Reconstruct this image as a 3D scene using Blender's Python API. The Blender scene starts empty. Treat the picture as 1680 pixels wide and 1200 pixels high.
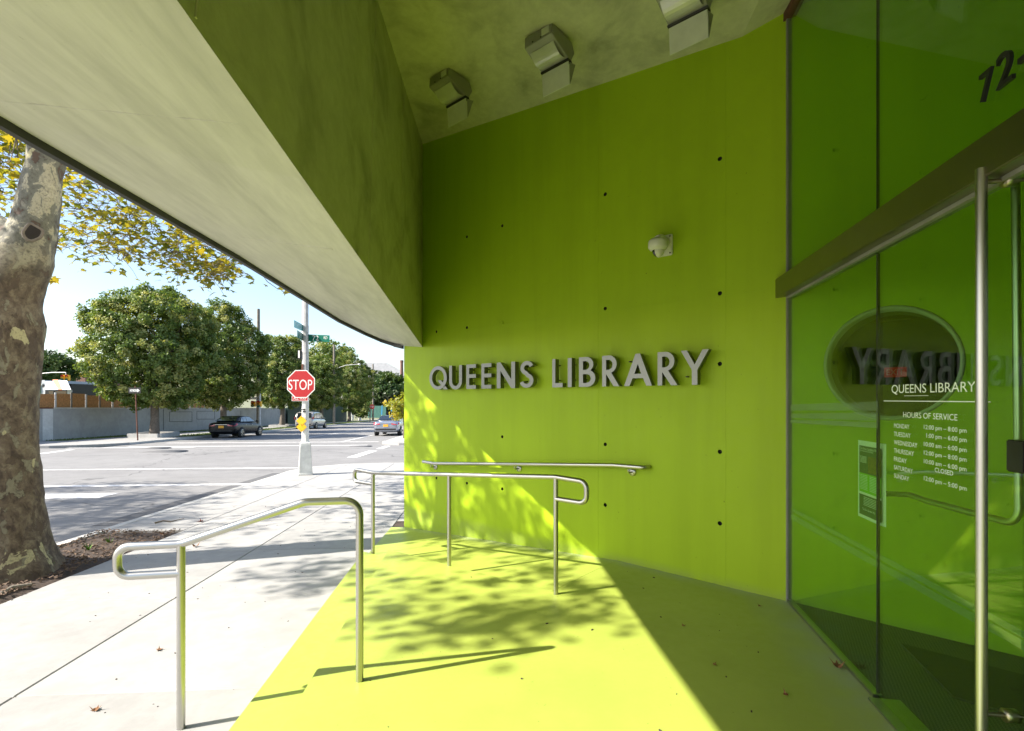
import bpy, bmesh, math, random
import numpy as np
from mathutils import Vector, Matrix
R = math.radians
random.seed(7); np.random.seed(7)
scene = bpy.context.scene
col = scene.collection

# ------------------------------------------------------------------ camera / light
F, CX, HY, CZ = 850.0, 840.0, 654.0, 1.55
PHI = math.atan(55 / 850)
cd = bpy.data.cameras.new('camera'); cam = bpy.data.objects.new('camera', cd); col.objects.link(cam)
cam.location = (0, 0, CZ); cam.rotation_euler = (R(90), 0, -PHI)
cd.sensor_width = 36; cd.lens = F / 1680 * 36; cd.shift_y = 54 / 1680; cd.clip_start = 0.05; cd.clip_end = 3000
scene.camera = cam
SUN = Vector((1.16, 0.322, -1.0)).normalized()          # direction the light travels
world = bpy.data.worlds.new('World'); scene.world = world; world.use_nodes = True
nt = world.node_tree; bg = nt.nodes['Background']; bg.inputs['Strength'].default_value = 0.115
sky = nt.nodes.new('ShaderNodeTexSky'); sky.sky_type = 'NISHITA'; sky.sun_disc = False
sky.sun_elevation = math.asin(-SUN.z); sky.sun_rotation = math.atan2(-SUN.x, -SUN.y)
sky.air_density = 1.0; sky.dust_density = 1.4; sky.ozone_density = 1.0
nt.links.new(sky.outputs[0], bg.inputs[0])
sd = bpy.data.lights.new('sun', 'SUN'); sd.energy = 5.0; sd.angle = R(0.55); sd.color = (1.0, 0.93, 0.82)
so = bpy.data.objects.new('sun', sd); col.objects.link(so); so.location = (-20, -6, 18)
so.rotation_euler = SUN.to_track_quat('-Z', 'Y').to_euler()
vs = scene.view_settings; scene.display_settings.display_device = 'sRGB'
vs.view_transform = 'Standard'; vs.look = 'None'; vs.gamma = 1; vs.exposure = 1.36; vs.use_curve_mapping = False
scene.render.engine = 'CYCLES'
cy = scene.cycles; cy.max_bounces = 10; cy.diffuse_bounces = 6; cy.glossy_bounces = 5; cy.transparent_max_bounces = 14
cy.transmission_bounces = 6; cy.use_denoising = True; cy.sample_clamp_indirect = 8; cy.caustics_reflective = False; cy.caustics_refractive = False

# ------------------------------------------------------------------ geometry of the place
fwd = Vector((math.sin(PHI), math.cos(PHI), 0)); rgt = Vector((math.cos(PHI), -math.sin(PHI), 0)); UP = Vector((0, 0, 1))
CAM = Vector((0, 0, CZ))
def ray(x, y): return fwd + rgt * ((x - CX) / F) + UP * ((HY - y) / F)
def at(x, y, d): return CAM + ray(x, y) * d
def on_plane(x, y, p, n):
    r = ray(x, y); return CAM + r * ((p - CAM).dot(n) / r.dot(n))
SL = 0.026
def gz(y): return -SL * max(-25.0, min(y, 112.0))
def gnd(x, y, h=0.0):                                   # a pixel on the sloping ground
    r = ray(x, y); t = (CZ - h) / (-r.z - SL * r.y); return CAM + r * t
def lvl(x, y, z): return on_plane(x, y, Vector((0, 0, z)), UP)
def col_at(x, X, h=0.0):                                # where image column x meets the vertical plane X = const, on the ground
    r = ray(x, 654); t = X / r.x; p = CAM + r * t; return Vector((X, p.y, gz(p.y) + h))
def wdepth(x): return 6.26 / (1 + 0.5 / 415 * (x - 735))
def wal(x, y): return at(x, y, wdepth(x))
WA = wal(663, 654); WB = wal(1294, 654); WA.z = 0; WB.z = 0
W = (WB - WA); WLEN = W.length; W.normalize(); N = Vector((W.y, -W.x, 0))
if N.dot(CAM - WA) < 0: N = -N
def wallp(s, z, off=0.0): return WA + W * s + UP * z + N * off
def wal_off(x, y, off):
    return on_plane(x, y, WA + N * off, N)
def wall_s(p): return (p - WA).dot(W)
G0 = WB.copy()
gd = fwd + rgt * ((990 - CX) / F); gd.z = 0; gd.normalize(); GV = -gd          # along the glass, from the corner towards the viewer
GN = Vector((GV.y, -GV.x, 0))
if GN.dot(CAM - G0) < 0: GN = -GN                                               # glass normal, outside
def gls(x, y, off=0.0): return on_plane(x, y, G0 + GN * off, GN)
def gp(t, z, off=0.0): return G0 + GV * t + UP * z + GN * off
def g_t(p): return (p - G0).dot(GV)
ZP, ZT = 0.085, 0.010                                    # platform and lower tread
EX1, EX2 = -1.16, -0.875

# ------------------------------------------------------------------ helpers
def tag(o, label=None, cat=None, group=None, kind=None):
    if label: o['label'] = label
    if cat: o['category'] = cat
    if group: o['group'] = group
    if kind: o['kind'] = kind
    return o
def thing(name, loc, label, cat, group=None, rz=0.0):
    o = bpy.data.objects.new(name, None); col.objects.link(o); o.empty_display_size = 0.2
    o.location = loc; o.rotation_euler = (0, 0, rz)
    return tag(o, label, cat, group)
def copy_tree(o, parent=None):
    c = o.copy(); col.objects.link(c); c.parent = parent
    for ch in list(o.children): copy_tree(ch, c)
    return c
def off_of(parent):
    v = Vector((0, 0, 0))
    while parent is not None: v += parent.location; parent = parent.parent
    return v

class MB:
    def __init__(s): s.v = []; s.f = []; s.sm = []
    def add(s, vs, fs, smooth=False):
        b = len(s.v); s.v += [tuple(p) for p in vs]
        for f in fs: s.f.append(tuple(i + b for i in f)); s.sm.append(smooth)
        return s
    def quad(s, *p): return s.add(p, [tuple(range(len(p)))])
    def box(s, c, sx, sy, sz, ux=Vector((1, 0, 0)), uy=Vector((0, 1, 0)), uz=Vector((0, 0, 1)), taper=1.0):
        c = Vector(c); vs = []
        for k in (-1, 1):
            q = taper if k == 1 else 1.0
            for (i, j) in ((-1, -1), (1, -1), (1, 1), (-1, 1)):
                vs.append(c + ux * (i * sx / 2 * q) + uy * (j * sy / 2 * q) + uz * (k * sz / 2))
        return s.add(vs, [(3, 2, 1, 0), (4, 5, 6, 7), (0, 1, 5, 4), (1, 2, 6, 5), (2, 3, 7, 6), (3, 0, 4, 7)])
    def prism(s, pts, d):                               # polygon (3-D points) extruded by vector d
        n = len(pts); d = Vector(d)
        vs = [Vector(p) for p in pts] + [Vector(p) + d for p in pts]
        fs = [tuple(range(n))[::-1], tuple(range(n, 2 * n))] + [(i, (i + 1) % n, n + (i + 1) % n, n + i) for i in range(n)]
        return s.add(vs, fs)
    def tube(s, pts, r, n=12, cap=True, smooth=True):
        pts = [Vector(p) for p in pts]; m = len(pts)
        rs = r if isinstance(r, (list, tuple)) else [r] * m
        t0 = (pts[1] - pts[0]).normalized()
        a = t0.orthogonal().normalized(); vs = []; prev = t0
        for i, p in enumerate(pts):
            t = ((pts[min(i + 1, m - 1)] - pts[i]).normalized() + (pts[i] - pts[max(i - 1, 0)]).normalized())
            t = t.normalized() if t.length > 1e-6 else prev
            a = (prev.rotation_difference(t) @ a); a = (a - t * a.dot(t)).normalized(); prev = t
            b = t.cross(a)
            vs += [p + (a * math.cos(2 * math.pi * k / n) + b * math.sin(2 * math.pi * k / n)) * rs[i] for k in range(n)]
        fs = [(i * n + k, i * n + (k + 1) % n, (i + 1) * n + (k + 1) % n, (i + 1) * n + k) for i in range(m - 1) for k in range(n)]
        s.add(vs, fs, smooth)
        if cap:
            s.add(vs[:n], [tuple(range(n))[::-1]]); s.add(vs[-n:], [tuple(range(n))])
        return s
    def lathe(s, c, prof, n=24, ax=Vector((0, 0, 1)), smooth=True):   # prof = [(r, h)] round axis ax
        c = Vector(c); ax = Vector(ax).normalized(); a = ax.orthogonal().normalized(); b = ax.cross(a); vs = []
        for (r, h) in prof:
            vs += [c + ax * h + (a * math.cos(2 * math.pi * k / n) + b * math.sin(2 * math.pi * k / n)) * r for k in range(n)]
        m = len(prof)
        fs = [(i * n + k, i * n + (k + 1) % n, (i + 1) * n + (k + 1) % n, (i + 1) * n + k) for i in range(m - 1) for k in range(n)]
        return s.add(vs, fs, smooth)
    def build(s, name, mat, parent=None, bevel=0.0, kind=None, label=None, world_coords=True, recalc=True, seg=2):
        me = bpy.data.meshes.new(name)
        o_ = off_of(parent) if (parent is not None and world_coords) else Vector((0, 0, 0))
        me.from_pydata([(x - o_.x, y - o_.y, z - o_.z) for x, y, z in s.v], [], s.f)
        me.polygons.foreach_set('use_smooth', s.sm)
        if recalc:
            bm = bmesh.new(); bm.from_mesh(me); bmesh.ops.recalc_face_normals(bm, faces=bm.faces)
            if bevel:
                bmesh.ops.remove_doubles(bm, verts=bm.verts, dist=1e-5)
                bmesh.ops.bevel(bm, geom=[e for e in bm.edges if len(e.link_faces) == 2 and e.calc_face_angle(0) > 0.5], offset=bevel, segments=seg, affect='EDGES', clamp_overlap=True)
            bm.to_mesh(me); bm.free()
        me.materials.append(mat)
        o = bpy.data.objects.new(name, me); col.objects.link(o); o.parent = parent
        if kind: o['kind'] = kind
        if label: o['label'] = label
        return o
def link_mesh(name, me, mat, parent=None, kind=None):
    me.materials.clear(); me.materials.append(mat)
    o = bpy.data.objects.new(name, me); col.objects.link(o); o.parent = parent
    if kind: o['kind'] = kind
    return o

def arc_pts(p0, p1, p2, r, n=6):                        # fillet of the corner p1
    a = (p0 - p1).normalized(); b = (p2 - p1).normalized()
    ang = a.angle(b); d = r / math.tan(ang / 2); c = p1 + (a + b).normalized() * (r / math.sin(ang / 2))
    A = p1 + a * d - c; B = p1 + b * d - c; out = []
    q = A.rotation_difference(B)
    for i in range(n + 1):
        from mathutils import Quaternion
        out.append(c + Quaternion().slerp(q, i / n) @ A)
    return out
def filleted(pts, r, n=6):
    pts = [Vector(p) for p in pts]; out = [pts[0]]
    for i in range(1, len(pts) - 1):
        rr = r[i] if isinstance(r, dict) and i in r else (r if not isinstance(r, dict) else 0)
        out += arc_pts(pts[i - 1], pts[i], pts[i + 1], rr, n) if rr else [pts[i]]
    return out + [pts[-1]]

# ------------------------------------------------------------------ materials
MATS = {}
def new_mat(name):
    m = bpy.data.materials.new(name); m.use_nodes = True; t = m.node_tree
    return m, t, t.nodes['Principled BSDF']
def nd(t, typ, **kw):
    n = t.nodes.new(typ)
    for k, v in kw.items(): setattr(n, k, v)
    return n
def noise(t, scale, detail=4, rough=0.55, vec=None, dist=0.0):
    n = nd(t, 'ShaderNodeTexNoise'); n.inputs['Scale'].default_value = scale; n.inputs['Detail'].default_value = detail
    n.inputs['Roughness'].default_value = rough; n.inputs['Distortion'].default_value = dist
    if vec is not None: t.links.new(vec, n.inputs['Vector'])
    return n.outputs['Fac']
def ramp(t, fac, stops, interp='LINEAR'):
    r = nd(t, 'ShaderNodeValToRGB'); r.color_ramp.interpolation = interp; e = r.color_ramp.elements
    while len(e) < len(stops): e.new(0.5)
    for i, (p, c) in enumerate(stops):
        e[i].position = p; e[i].color = (c[0], c[1], c[2], 1) if isinstance(c, (tuple, list)) else (c, c, c, 1)
    t.links.new(fac, r.inputs[0]); return r.outputs[0]
def mixc(t, fac, a, b, mode='MIX'):
    m = nd(t, 'ShaderNodeMix', data_type='RGBA', blend_type=mode)
    for s, v in ((m.inputs[0], fac), (m.inputs[6], a), (m.inputs[7], b)):
        if hasattr(v, 'node'): t.links.new(v, s)
        elif isinstance(v, (int, float)): s.default_value = v
        else: s.default_value = (v[0], v[1], v[2], 1)
    return m.outputs[2]
def bump(t, b, h, strength=0.3, dist=0.01):
    n = nd(t, 'ShaderNodeBump'); n.inputs['Strength'].default_value = strength; n.inputs['Distance'].default_value = dist
    t.links.new(h, n.inputs['Height']); t.links.new(n.outputs[0], b.inputs['Normal']); return n
def pos(t): return nd(t, 'ShaderNodeNewGeometry').outputs['Position']
def objc(t): return nd(t, 'ShaderNodeTexCoord').outputs['Object']
def mapping(t, vec, sc=(1, 1, 1), rot=(0, 0, 0)):
    m = nd(t, 'ShaderNodeMapping'); m.inputs['Scale'].default_value = sc; m.inputs['Rotation'].default_value = rot
    t.links.new(vec, m.inputs['Vector']); return m.outputs[0]
def simple(name, c, rough=0.5, metal=0.0, coat=0.0, var=0.12, scale=9.0, bmp=0.0, emit=None, es=0.0, rv=0.06):
    if name in MATS: return MATS[name]
    m, t, b = new_mat(name); p = pos(t); n = noise(t, scale, 5, 0.6, p)
    t.links.new(ramp(t, n, [(0.3, tuple(x * (1 - var) for x in c)), (0.7, tuple(min(1, x * (1 + var)) for x in c))]), b.inputs['Base Color'])
    t.links.new(ramp(t, n, [(0.3, max(0.02, rough - rv)), (0.7, min(1, rough + rv))]), b.inputs['Roughness'])
    b.inputs['Metallic'].default_value = metal; b.inputs['Coat Weight'].default_value = coat; b.inputs['Coat Roughness'].default_value = 0.05
    if bmp: bump(t, b, noise(t, scale * 6, 4, 0.6, p), bmp, 0.004)
    if emit:
        b.inputs['Emission Color'].default_value = (*emit, 1); b.inputs['Emission Strength'].default_value = es
    MATS[name] = m; return m

def lime_paint(name, c, wall=True):
    m, t, b = new_mat(name); p = pos(t)
    n1 = noise(t, 0.9, 5, 0.6, p); n2 = noise(t, 14, 5, 0.65, p)
    base = ramp(t, n1, [(0.3, tuple(x * 0.94 for x in c)), (0.7, tuple(x * 1.05 for x in c))])
    scuff = ramp(t, n2, [(0.70, 0.0), (0.80, 0.35)])
    base = mixc(t, scuff, base, (0.30, 0.40, 0.10))
    st_ = noise(t, 1.0, 4, 0.6, mapping(t, p, (5, 5, .35) if wall else (1.5, 1.5, 1)))
    base = mixc(t, ramp(t, st_, [(0.40, 0.22), (0.56, 0.0)]), base, tuple(x * 0.72 for x in c))
    pk = noise(t, 40, 3, 0.5, p); base = mixc(t, ramp(t, pk, [(0.735, 0.0), (0.76, 0.6)]), base, tuple(x * 0.3 for x in c))
    # dust that settled in the corners of the floor and of the wall foot
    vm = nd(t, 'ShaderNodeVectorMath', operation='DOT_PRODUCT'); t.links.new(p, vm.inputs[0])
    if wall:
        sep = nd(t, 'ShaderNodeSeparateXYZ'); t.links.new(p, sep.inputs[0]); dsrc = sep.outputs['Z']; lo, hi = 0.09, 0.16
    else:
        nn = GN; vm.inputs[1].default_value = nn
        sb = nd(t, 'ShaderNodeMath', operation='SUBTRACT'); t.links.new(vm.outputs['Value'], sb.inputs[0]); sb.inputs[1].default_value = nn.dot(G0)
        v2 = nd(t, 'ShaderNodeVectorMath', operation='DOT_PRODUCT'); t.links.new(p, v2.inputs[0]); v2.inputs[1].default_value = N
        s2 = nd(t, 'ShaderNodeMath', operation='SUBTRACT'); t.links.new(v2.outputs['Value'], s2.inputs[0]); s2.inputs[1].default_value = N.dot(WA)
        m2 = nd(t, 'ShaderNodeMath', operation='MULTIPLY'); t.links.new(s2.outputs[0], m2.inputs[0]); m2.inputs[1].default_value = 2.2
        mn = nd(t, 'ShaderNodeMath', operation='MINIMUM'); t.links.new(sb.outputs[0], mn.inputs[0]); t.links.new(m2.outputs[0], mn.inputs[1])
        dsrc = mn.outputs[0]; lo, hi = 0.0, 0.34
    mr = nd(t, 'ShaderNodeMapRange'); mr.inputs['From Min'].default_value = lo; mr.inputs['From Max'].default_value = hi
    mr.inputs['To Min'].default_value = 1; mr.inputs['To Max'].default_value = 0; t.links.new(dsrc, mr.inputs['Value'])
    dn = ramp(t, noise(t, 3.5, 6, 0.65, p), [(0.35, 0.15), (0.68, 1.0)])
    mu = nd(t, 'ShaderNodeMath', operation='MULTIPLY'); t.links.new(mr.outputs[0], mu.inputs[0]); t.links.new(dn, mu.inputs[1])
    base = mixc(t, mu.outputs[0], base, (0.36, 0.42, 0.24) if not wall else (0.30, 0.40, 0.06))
    t.links.new(base, b.inputs['Base Color'])
    b.inputs['Roughness'].default_value = 0.5 if wall else 0.42
    t.links.new(ramp(t, n2, [(0.3, 0.42 if wall else 0.36), (0.75, 0.6)]), b.inputs['Roughness'])
    b.inputs['Specular IOR Level'].default_value = 0.22
    hb = mixc(t, 0.5, noise(t, 60, 4, 0.6, p), noise(t, 5, 3, 0.5, p))
    bump(t, b, hb, 0.16, 0.006); return m
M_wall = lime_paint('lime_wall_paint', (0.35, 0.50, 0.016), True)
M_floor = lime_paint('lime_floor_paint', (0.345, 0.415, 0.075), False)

def concrete(name, c, streak=None, dark=0.75, scale=1.0, rough=0.75, pocks=True, bmp=0.25):
    m, t, b = new_mat(name); p = pos(t)
    pm = mapping(t, p, streak) if streak else p
    n1 = noise(t, 1.3 * scale, 7, 0.62, pm, 0.4); n2 = noise(t, 7 * scale, 6, 0.65, pm); n3 = noise(t, 46 * scale, 4, 0.6, p)
    a = ramp(t, n1, [(0.28, tuple(x * dark for x in c)), (0.5, c), (0.75, tuple(min(1, x * 1.13) for x in c))])
    a = mixc(t, ramp(t, n2, [(0.38, 0.28), (0.62, 0.0)]), a, tuple(x * 0.62 for x in c))
    if pocks:
        a = mixc(t, ramp(t, n3, [(0.70, 0.0), (0.76, 0.5)]), a, tuple(x * 0.35 for x in c))
    t.links.new(a, b.inputs['Base Color']); b.inputs['Roughness'].default_value = rough
    b.inputs['Specular IOR Level'].default_value = 0.3
    bump(t, b, mixc(t, 0.5, n2, n3), bmp, 0.008); return m
M_soffit = concrete('soffit_concrete', (0.55, 0.535, 0.485), streak=(2.6, 0.45, 1), dark=0.70, pocks=True, bmp=0.15)
M_ceil = concrete('ceiling_concrete', (0.56, 0.56, 0.43), streak=(1.2, 0.8, 1), dark=0.54, scale=1.6, bmp=.35)
M_slab = concrete('sidewalk_concrete', (0.36, 0.355, 0.345), dark=0.86, scale=0.8, pocks=True, bmp=0.12)
M_slab2 = concrete('sidewalk_concrete_worn', (0.335, 0.33, 0.32), dark=0.86, scale=1.1, pocks=True, bmp=0.15)
M_kerb = concrete('kerb_concrete', (0.50, 0.49, 0.46), dark=0.8)
M_block = concrete('painted_block', (0.36, 0.37, 0.38), dark=0.78, scale=0.5)
M_blockw = concrete('white_block', (0.62, 0.63, 0.64), dark=0.85)
def asphalt_mat():
    m, t, b = new_mat('asphalt'); p = pos(t)
    n1 = noise(t, 0.35, 6, 0.6, p, 0.5); n2 = noise(t, 90, 3, 0.6, p); n3 = noise(t, 2.2, 5, 0.6, p)
    a = ramp(t, n1, [(0.3, (0.205, 0.2, 0.197)), (0.7, (0.265, 0.26, 0.255))])
    a = mixc(t, ramp(t, n3, [(0.36, 0.35), (0.55, 0.0)]), a, (0.15, 0.147, 0.145))
    a = mixc(t, ramp(t, n2, [(0.35, 0.45), (0.62, 0.0)]), a, (0.085, 0.085, 0.085))
    v = nd(t, 'ShaderNodeTexVoronoi', feature='DISTANCE_TO_EDGE'); v.inputs['Scale'].default_value = 0.16
    w_ = nd(t, 'ShaderNodeVectorMath', operation='ADD'); t.links.new(p, w_.inputs[0])
    nv = nd(t, 'ShaderNodeTexNoise'); nv.inputs['Scale'].default_value = 1.2; t.links.new(p, nv.inputs['Vector']); t.links.new(nv.outputs['Color'], w_.inputs[1])
    t.links.new(w_.outputs[0], v.inputs['Vector'])
    a = mixc(t, ramp(t, v.outputs['Distance'], [(0.0, 0.75), (0.006, 0.0)]), a, (0.05, 0.05, 0.05))
    t.links.new(a, b.inputs['Base Color']); b.inputs['Roughness'].default_value = 0.85
    bump(t, b, n2, 0.35, 0.006); return m
M_asph = asphalt_mat()
M_asphd = simple('fresh_asphalt', (0.10, 0.10, 0.102), 0.9, var=0.25, scale=14, bmp=0.5)
def paint_line():
    m, t, b = new_mat('road_paint'); p = pos(t); n = noise(t, 11, 6, 0.7, p); n2 = noise(t, 1.1, 3, 0.6, p)
    a = ramp(t, n, [(0.36, (0.35, 0.345, 0.34)), (0.5, (0.74, 0.73, 0.71))])
    a = mixc(t, ramp(t, n2, [(0.35, 0.4), (0.6, 0.0)]), a, (0.42, 0.415, 0.41))
    t.links.new(a, b.inputs['Base Color']); b.inputs['Roughness'].default_value = 0.7; return m
M_line = paint_line()
M_steel = simple('brushed_stainless', (0.46, 0.455, 0.43), 0.30, 1.0, var=0.03, scale=3, rv=.02)
M_steel_d = simple('satin_metal_letters', (0.20, 0.21, 0.195), 0.42, 1.0, var=0.12, scale=4, rv=.04)
M_header = simple('bronze_steel', (0.30, 0.275, 0.19), 0.33, 1.0, var=0.08, scale=2, rv=.02)
M_dark = simple('dark_metal', (0.035, 0.035, 0.035), 0.45, 0.6, var=0.3)
M_black = simple('black_rubber', (0.012, 0.012, 0.012), 0.7, var=0.3)
M_trim = simple('grey_trim', (0.03, 0.03, 0.03), 0.6, 0.0, var=0.25, scale=4)
M_white = simple('white_enamel', (0.74, 0.75, 0.72), 0.4, var=0.05)
M_red = simple('sign_red', (0.40, 0.006, 0.010), 0.65, var=0.06, scale=3)
M_green = simple('sign_green', (0.0, 0.13, 0.085), 0.4, var=0.1)
M_teal = simple('sign_teal', (0.01, 0.30, 0.31), 0.4, var=0.1)
M_yellow = simple('sign_yellow', (0.80, 0.44, 0.01), 0.45, var=0.06)
M_lum = simple('fixture_metal', (0.26, 0.26, 0.24), 0.45, 0.2, var=0.12, scale=6)
M_lens = simple('fixture_lens', (0.52, 0.53, 0.49), 0.2, 0.2, var=0.05)
M_visor = simple('fixture_visor', (0.62, 0.63, 0.61), 0.5, 0.1, var=0.08)
M_camera = simple('camera_shell', (0.66, 0.66, 0.60), 0.4, var=0.04)
M_pole = simple('galvanised_pole', (0.52, 0.52, 0.52), 0.5, 0.25, var=0.2, scale=7, bmp=0.15)
M_polew = simple('white_painted_iron', (0.70, 0.71, 0.68), 0.6, var=0.16, scale=7, bmp=0.25)
M_rust = simple('rusty_steel', (0.13, 0.055, 0.035), 0.8, 0.2, var=0.4, scale=12, bmp=0.3)
M_wood = simple('weathered_wood', (0.20, 0.175, 0.14), 0.85, var=0.25, scale=6, bmp=0.3)
M_orange = simple('reed_panel', (0.44, 0.22, 0.09), 0.8, var=0.35, scale=11, bmp=0.3)
M_soil = simple('mulch_soil', (0.055, 0.038, 0.028), 0.95, var=0.5, scale=30, bmp=0.8)
M_chip = simple('mulch_chips', (0.12, 0.08, 0.055), 0.9, var=0.55, scale=40)
M_grass = simple('grass_blades', (0.10, 0.15, 0.03), 0.8, var=0.4, scale=3)
M_leafdry = simple('dry_leaf', (0.19, 0.085, 0.03), 0.75, var=0.35, scale=60)
M_brick = simple('brown_brick', (0.16, 0.085, 0.065), 0.85, var=0.25, scale=4)
M_roofgrey = simple('grey_roof', (0.21, 0.215, 0.22), 0.8, var=0.2, scale=1.2)
M_terrain = simple('far_ground', (0.16, 0.17, 0.10), 0.95, var=0.3, scale=0.2)
M_mat = None
def glass(name, tint, rough=0.0, frost=0.0, ior=1.5):
    m, t, b = new_mat(name); t.nodes.remove(b); out = t.nodes['Material Output']
    tr = nd(t, 'ShaderNodeBsdfTransparent'); tr.inputs[0].default_value = (*tint, 1)
    gl = nd(t, 'ShaderNodeBsdfGlossy'); gl.inputs['Roughness'].default_value = rough; gl.inputs[0].default_value = (0.95, 0.97, 0.95, 1)
    lw = nd(t, 'ShaderNodeFresnel'); ge = nd(t, 'ShaderNodeNewGeometry')
    io = nd(t, 'ShaderNodeMapRange'); io.inputs['To Min'].default_value = ior; io.inputs['To Max'].default_value = 1 / ior
    t.links.new(ge.outputs['Backfacing'], io.inputs['Value']); t.links.new(io.outputs[0], lw.inputs['IOR'])
    mx = nd(t, 'ShaderNodeMixShader'); t.links.new(lw.outputs[0], mx.inputs[0]); t.links.new(tr.outputs[0], mx.inputs[1]); t.links.new(gl.outputs[0], mx.inputs[2])
    sh = mx.outputs[0]
    if frost:
        df = nd(t, 'ShaderNodeBsdfTranslucent'); df.inputs[0].default_value = (0.7, 0.85, 0.8, 1)
        d2 = nd(t, 'ShaderNodeBsdfDiffuse'); d2.inputs[0].default_value = (0.55, 0.72, 0.66, 1)
        ad = nd(t, 'ShaderNodeMixShader'); ad.inputs[0].default_value = 0.5; t.links.new(df.outputs[0], ad.inputs[1]); t.links.new(d2.outputs[0], ad.inputs[2])
        m2 = nd(t, 'ShaderNodeMixShader'); m2.inputs[0].default_value = frost; t.links.new(sh, m2.inputs[1]); t.links.new(ad.outputs[0], m2.inputs[2]); sh = m2.outputs[0]
    t.links.new(sh, out.inputs[0]); return m
M_glass = glass('storefront_glass', (0.80, 0.93, 0.77), ior=1.47)
M_glassp = glass('round_window_glass', (0.7, 0.72, 0.66), ior=1.22)
M_frost = glass('frosted_film', (0.85, 0.9, 0.88), frost=0.10)
M_glassd = simple('dark_car_glass', (0.012, 0.016, 0.02), 0.06, 0.0, coat=1.0, var=0.1)
M_glassb = simple('sky_car_glass', (0.03, 0.05, 0.07), 0.04, 0.6, coat=1.0, var=0.1)
M_letter = simple('white_vinyl', (0.78, 0.84, 0.78), 0.6, var=0.03)

def leaf_mat(name, c0, c1, c2, trans=0.45):
    m, t, b = new_mat(name); t.nodes.remove(b); out = t.nodes['Material Output']
    a = nd(t, 'ShaderNodeAttribute', attribute_name='tone'); oi = nd(t, 'ShaderNodeObjectInfo')
    ad = nd(t, 'ShaderNodeMath', operation='ADD'); t.links.new(a.outputs['Fac'], ad.inputs[0]); 
    sc_ = nd(t, 'ShaderNodeMath', operation='MULTIPLY'); t.links.new(oi.outputs['Random'], sc_.inputs[0]); sc_.inputs[1].default_value = 0.001
    t.links.new(sc_.outputs[0], ad.inputs[1])
    c = ramp(t, ad.outputs[0], [(0.0, c0), (0.5, c1), (1.0, c2)])
    d = nd(t, 'ShaderNodeBsdfDiffuse'); tl = nd(t, 'ShaderNodeBsdfTranslucent'); gl = nd(t, 'ShaderNodeBsdfGlossy'); gl.inputs['Roughness'].default_value = 0.45
    t.links.new(c, d.inputs[0]); tc = mixc(t, 1.0, c, (1.25, 1.15, 0.5), 'MULTIPLY'); t.links.new(tc, tl.inputs[0])
    mx = nd(t, 'ShaderNodeMixShader'); mx.inputs[0].default_value = trans; t.links.new(d.outputs[0], mx.inputs[1]); t.links.new(tl.outputs[0], mx.inputs[2])
    m2 = nd(t, 'ShaderNodeMixShader'); m2.inputs[0].default_value = 0.03; t.links.new(mx.outputs[0], m2.inputs[1]); t.links.new(gl.outputs[0], m2.inputs[2])
    t.links.new(m2.outputs[0], out.inputs[0]); return m
M_plane = leaf_mat('plane_leaves', (0.085, 0.13, 0.016), (0.26, 0.25, 0.025), (0.34, 0.27, 0.025), 0.55)
M_lind = leaf_mat('linden_leaves', (0.075, 0.13, 0.022), (0.15, 0.215, 0.045), (0.40, 0.40, 0.15), 0.38)
M_dkl = leaf_mat('dark_leaves', (0.02, 0.05, 0.012), (0.05, 0.095, 0.02), (0.11, 0.15, 0.04), 0.3)
M_yel = leaf_mat('yellow_leaves', (0.16, 0.22, 0.02), (0.34, 0.33, 0.03), (0.46, 0.34, 0.03), 0.45)
def bark_plane():
    m, t, b = new_mat('plane_bark'); p = objc(t); s = nd(t, 'ShaderNodeSeparateXYZ'); t.links.new(p, s.inputs[0])
    pm = mapping(t, p, (1.0, 1.0, 0.6)); n1 = noise(t, 4.2, 6, 0.55, pm, 0.6)
    na = noise(t, 6.5, 7, 0.6, mapping(t, p, (1, 1, 0.75), (0.4, 0.2, 1)), 0.5); nb = noise(t, 12, 7, 0.62, mapping(t, p, (1, 1, 0.7), (1.4, 0.6, 2)), 0.4); n3 = noise(t, 48, 5, 0.65, p)
    up_ = nd(t, 'ShaderNodeMapRange'); up_.inputs['From Min'].default_value = 2.75; up_.inputs['From Max'].default_value = 3.25; t.links.new(s.outputs['Z'], up_.inputs['Value'])
    low = ramp(t, nb, [(0.36, (0.055, 0.038, 0.027)), (0.45, (0.105, 0.076, 0.052)), (0.55, (0.15, 0.115, 0.078)), (0.66, (0.215, 0.18, 0.125))])
    low = mixc(t, ramp(t, na, [(0.585, 0.0), (0.60, 0.75)]), low, (0.23, 0.215, 0.15)); low = mixc(t, ramp(t, na, [(0.40, 0.7), (0.415, 0.0)]), low, (0.075, 0.05, 0.036))
    hi = ramp(t, na, [(0.385, (0.085, 0.055, 0.038)), (0.40, (0.115, 0.11, 0.085)), (0.515, (0.155, 0.155, 0.125)), (0.53, (0.33, 0.305, 0.22)), (0.7, (0.40, 0.37, 0.27))])
    a = mixc(t, up_.outputs[0], low, hi)
    a = mixc(t, ramp(t, n1, [(0.655, 0.0), (0.662, 1.0)]), a, (0.42, 0.38, 0.22))
    a = mixc(t, ramp(t, n3, [(0.33, 0.55), (0.5, 0.0)]), a, (0.06, 0.048, 0.038))
    t.links.new(a, b.inputs['Base Color']); b.inputs['Roughness'].default_value = 0.85
    hh = mixc(t, 0.5, ramp(t, na, [(0.40, 0.0), (0.415, 0.5), (0.585, 0.5), (0.60, 1.0)]), mixc(t, .5, nb, n3))
    bump(t, b, hh, 0.9, 0.02); return m
M_barkp = bark_plane()
M_bark = simple('grey_bark', (0.15, 0.125, 0.10), 0.9, var=0.35, scale=9, bmp=0.6)

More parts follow.
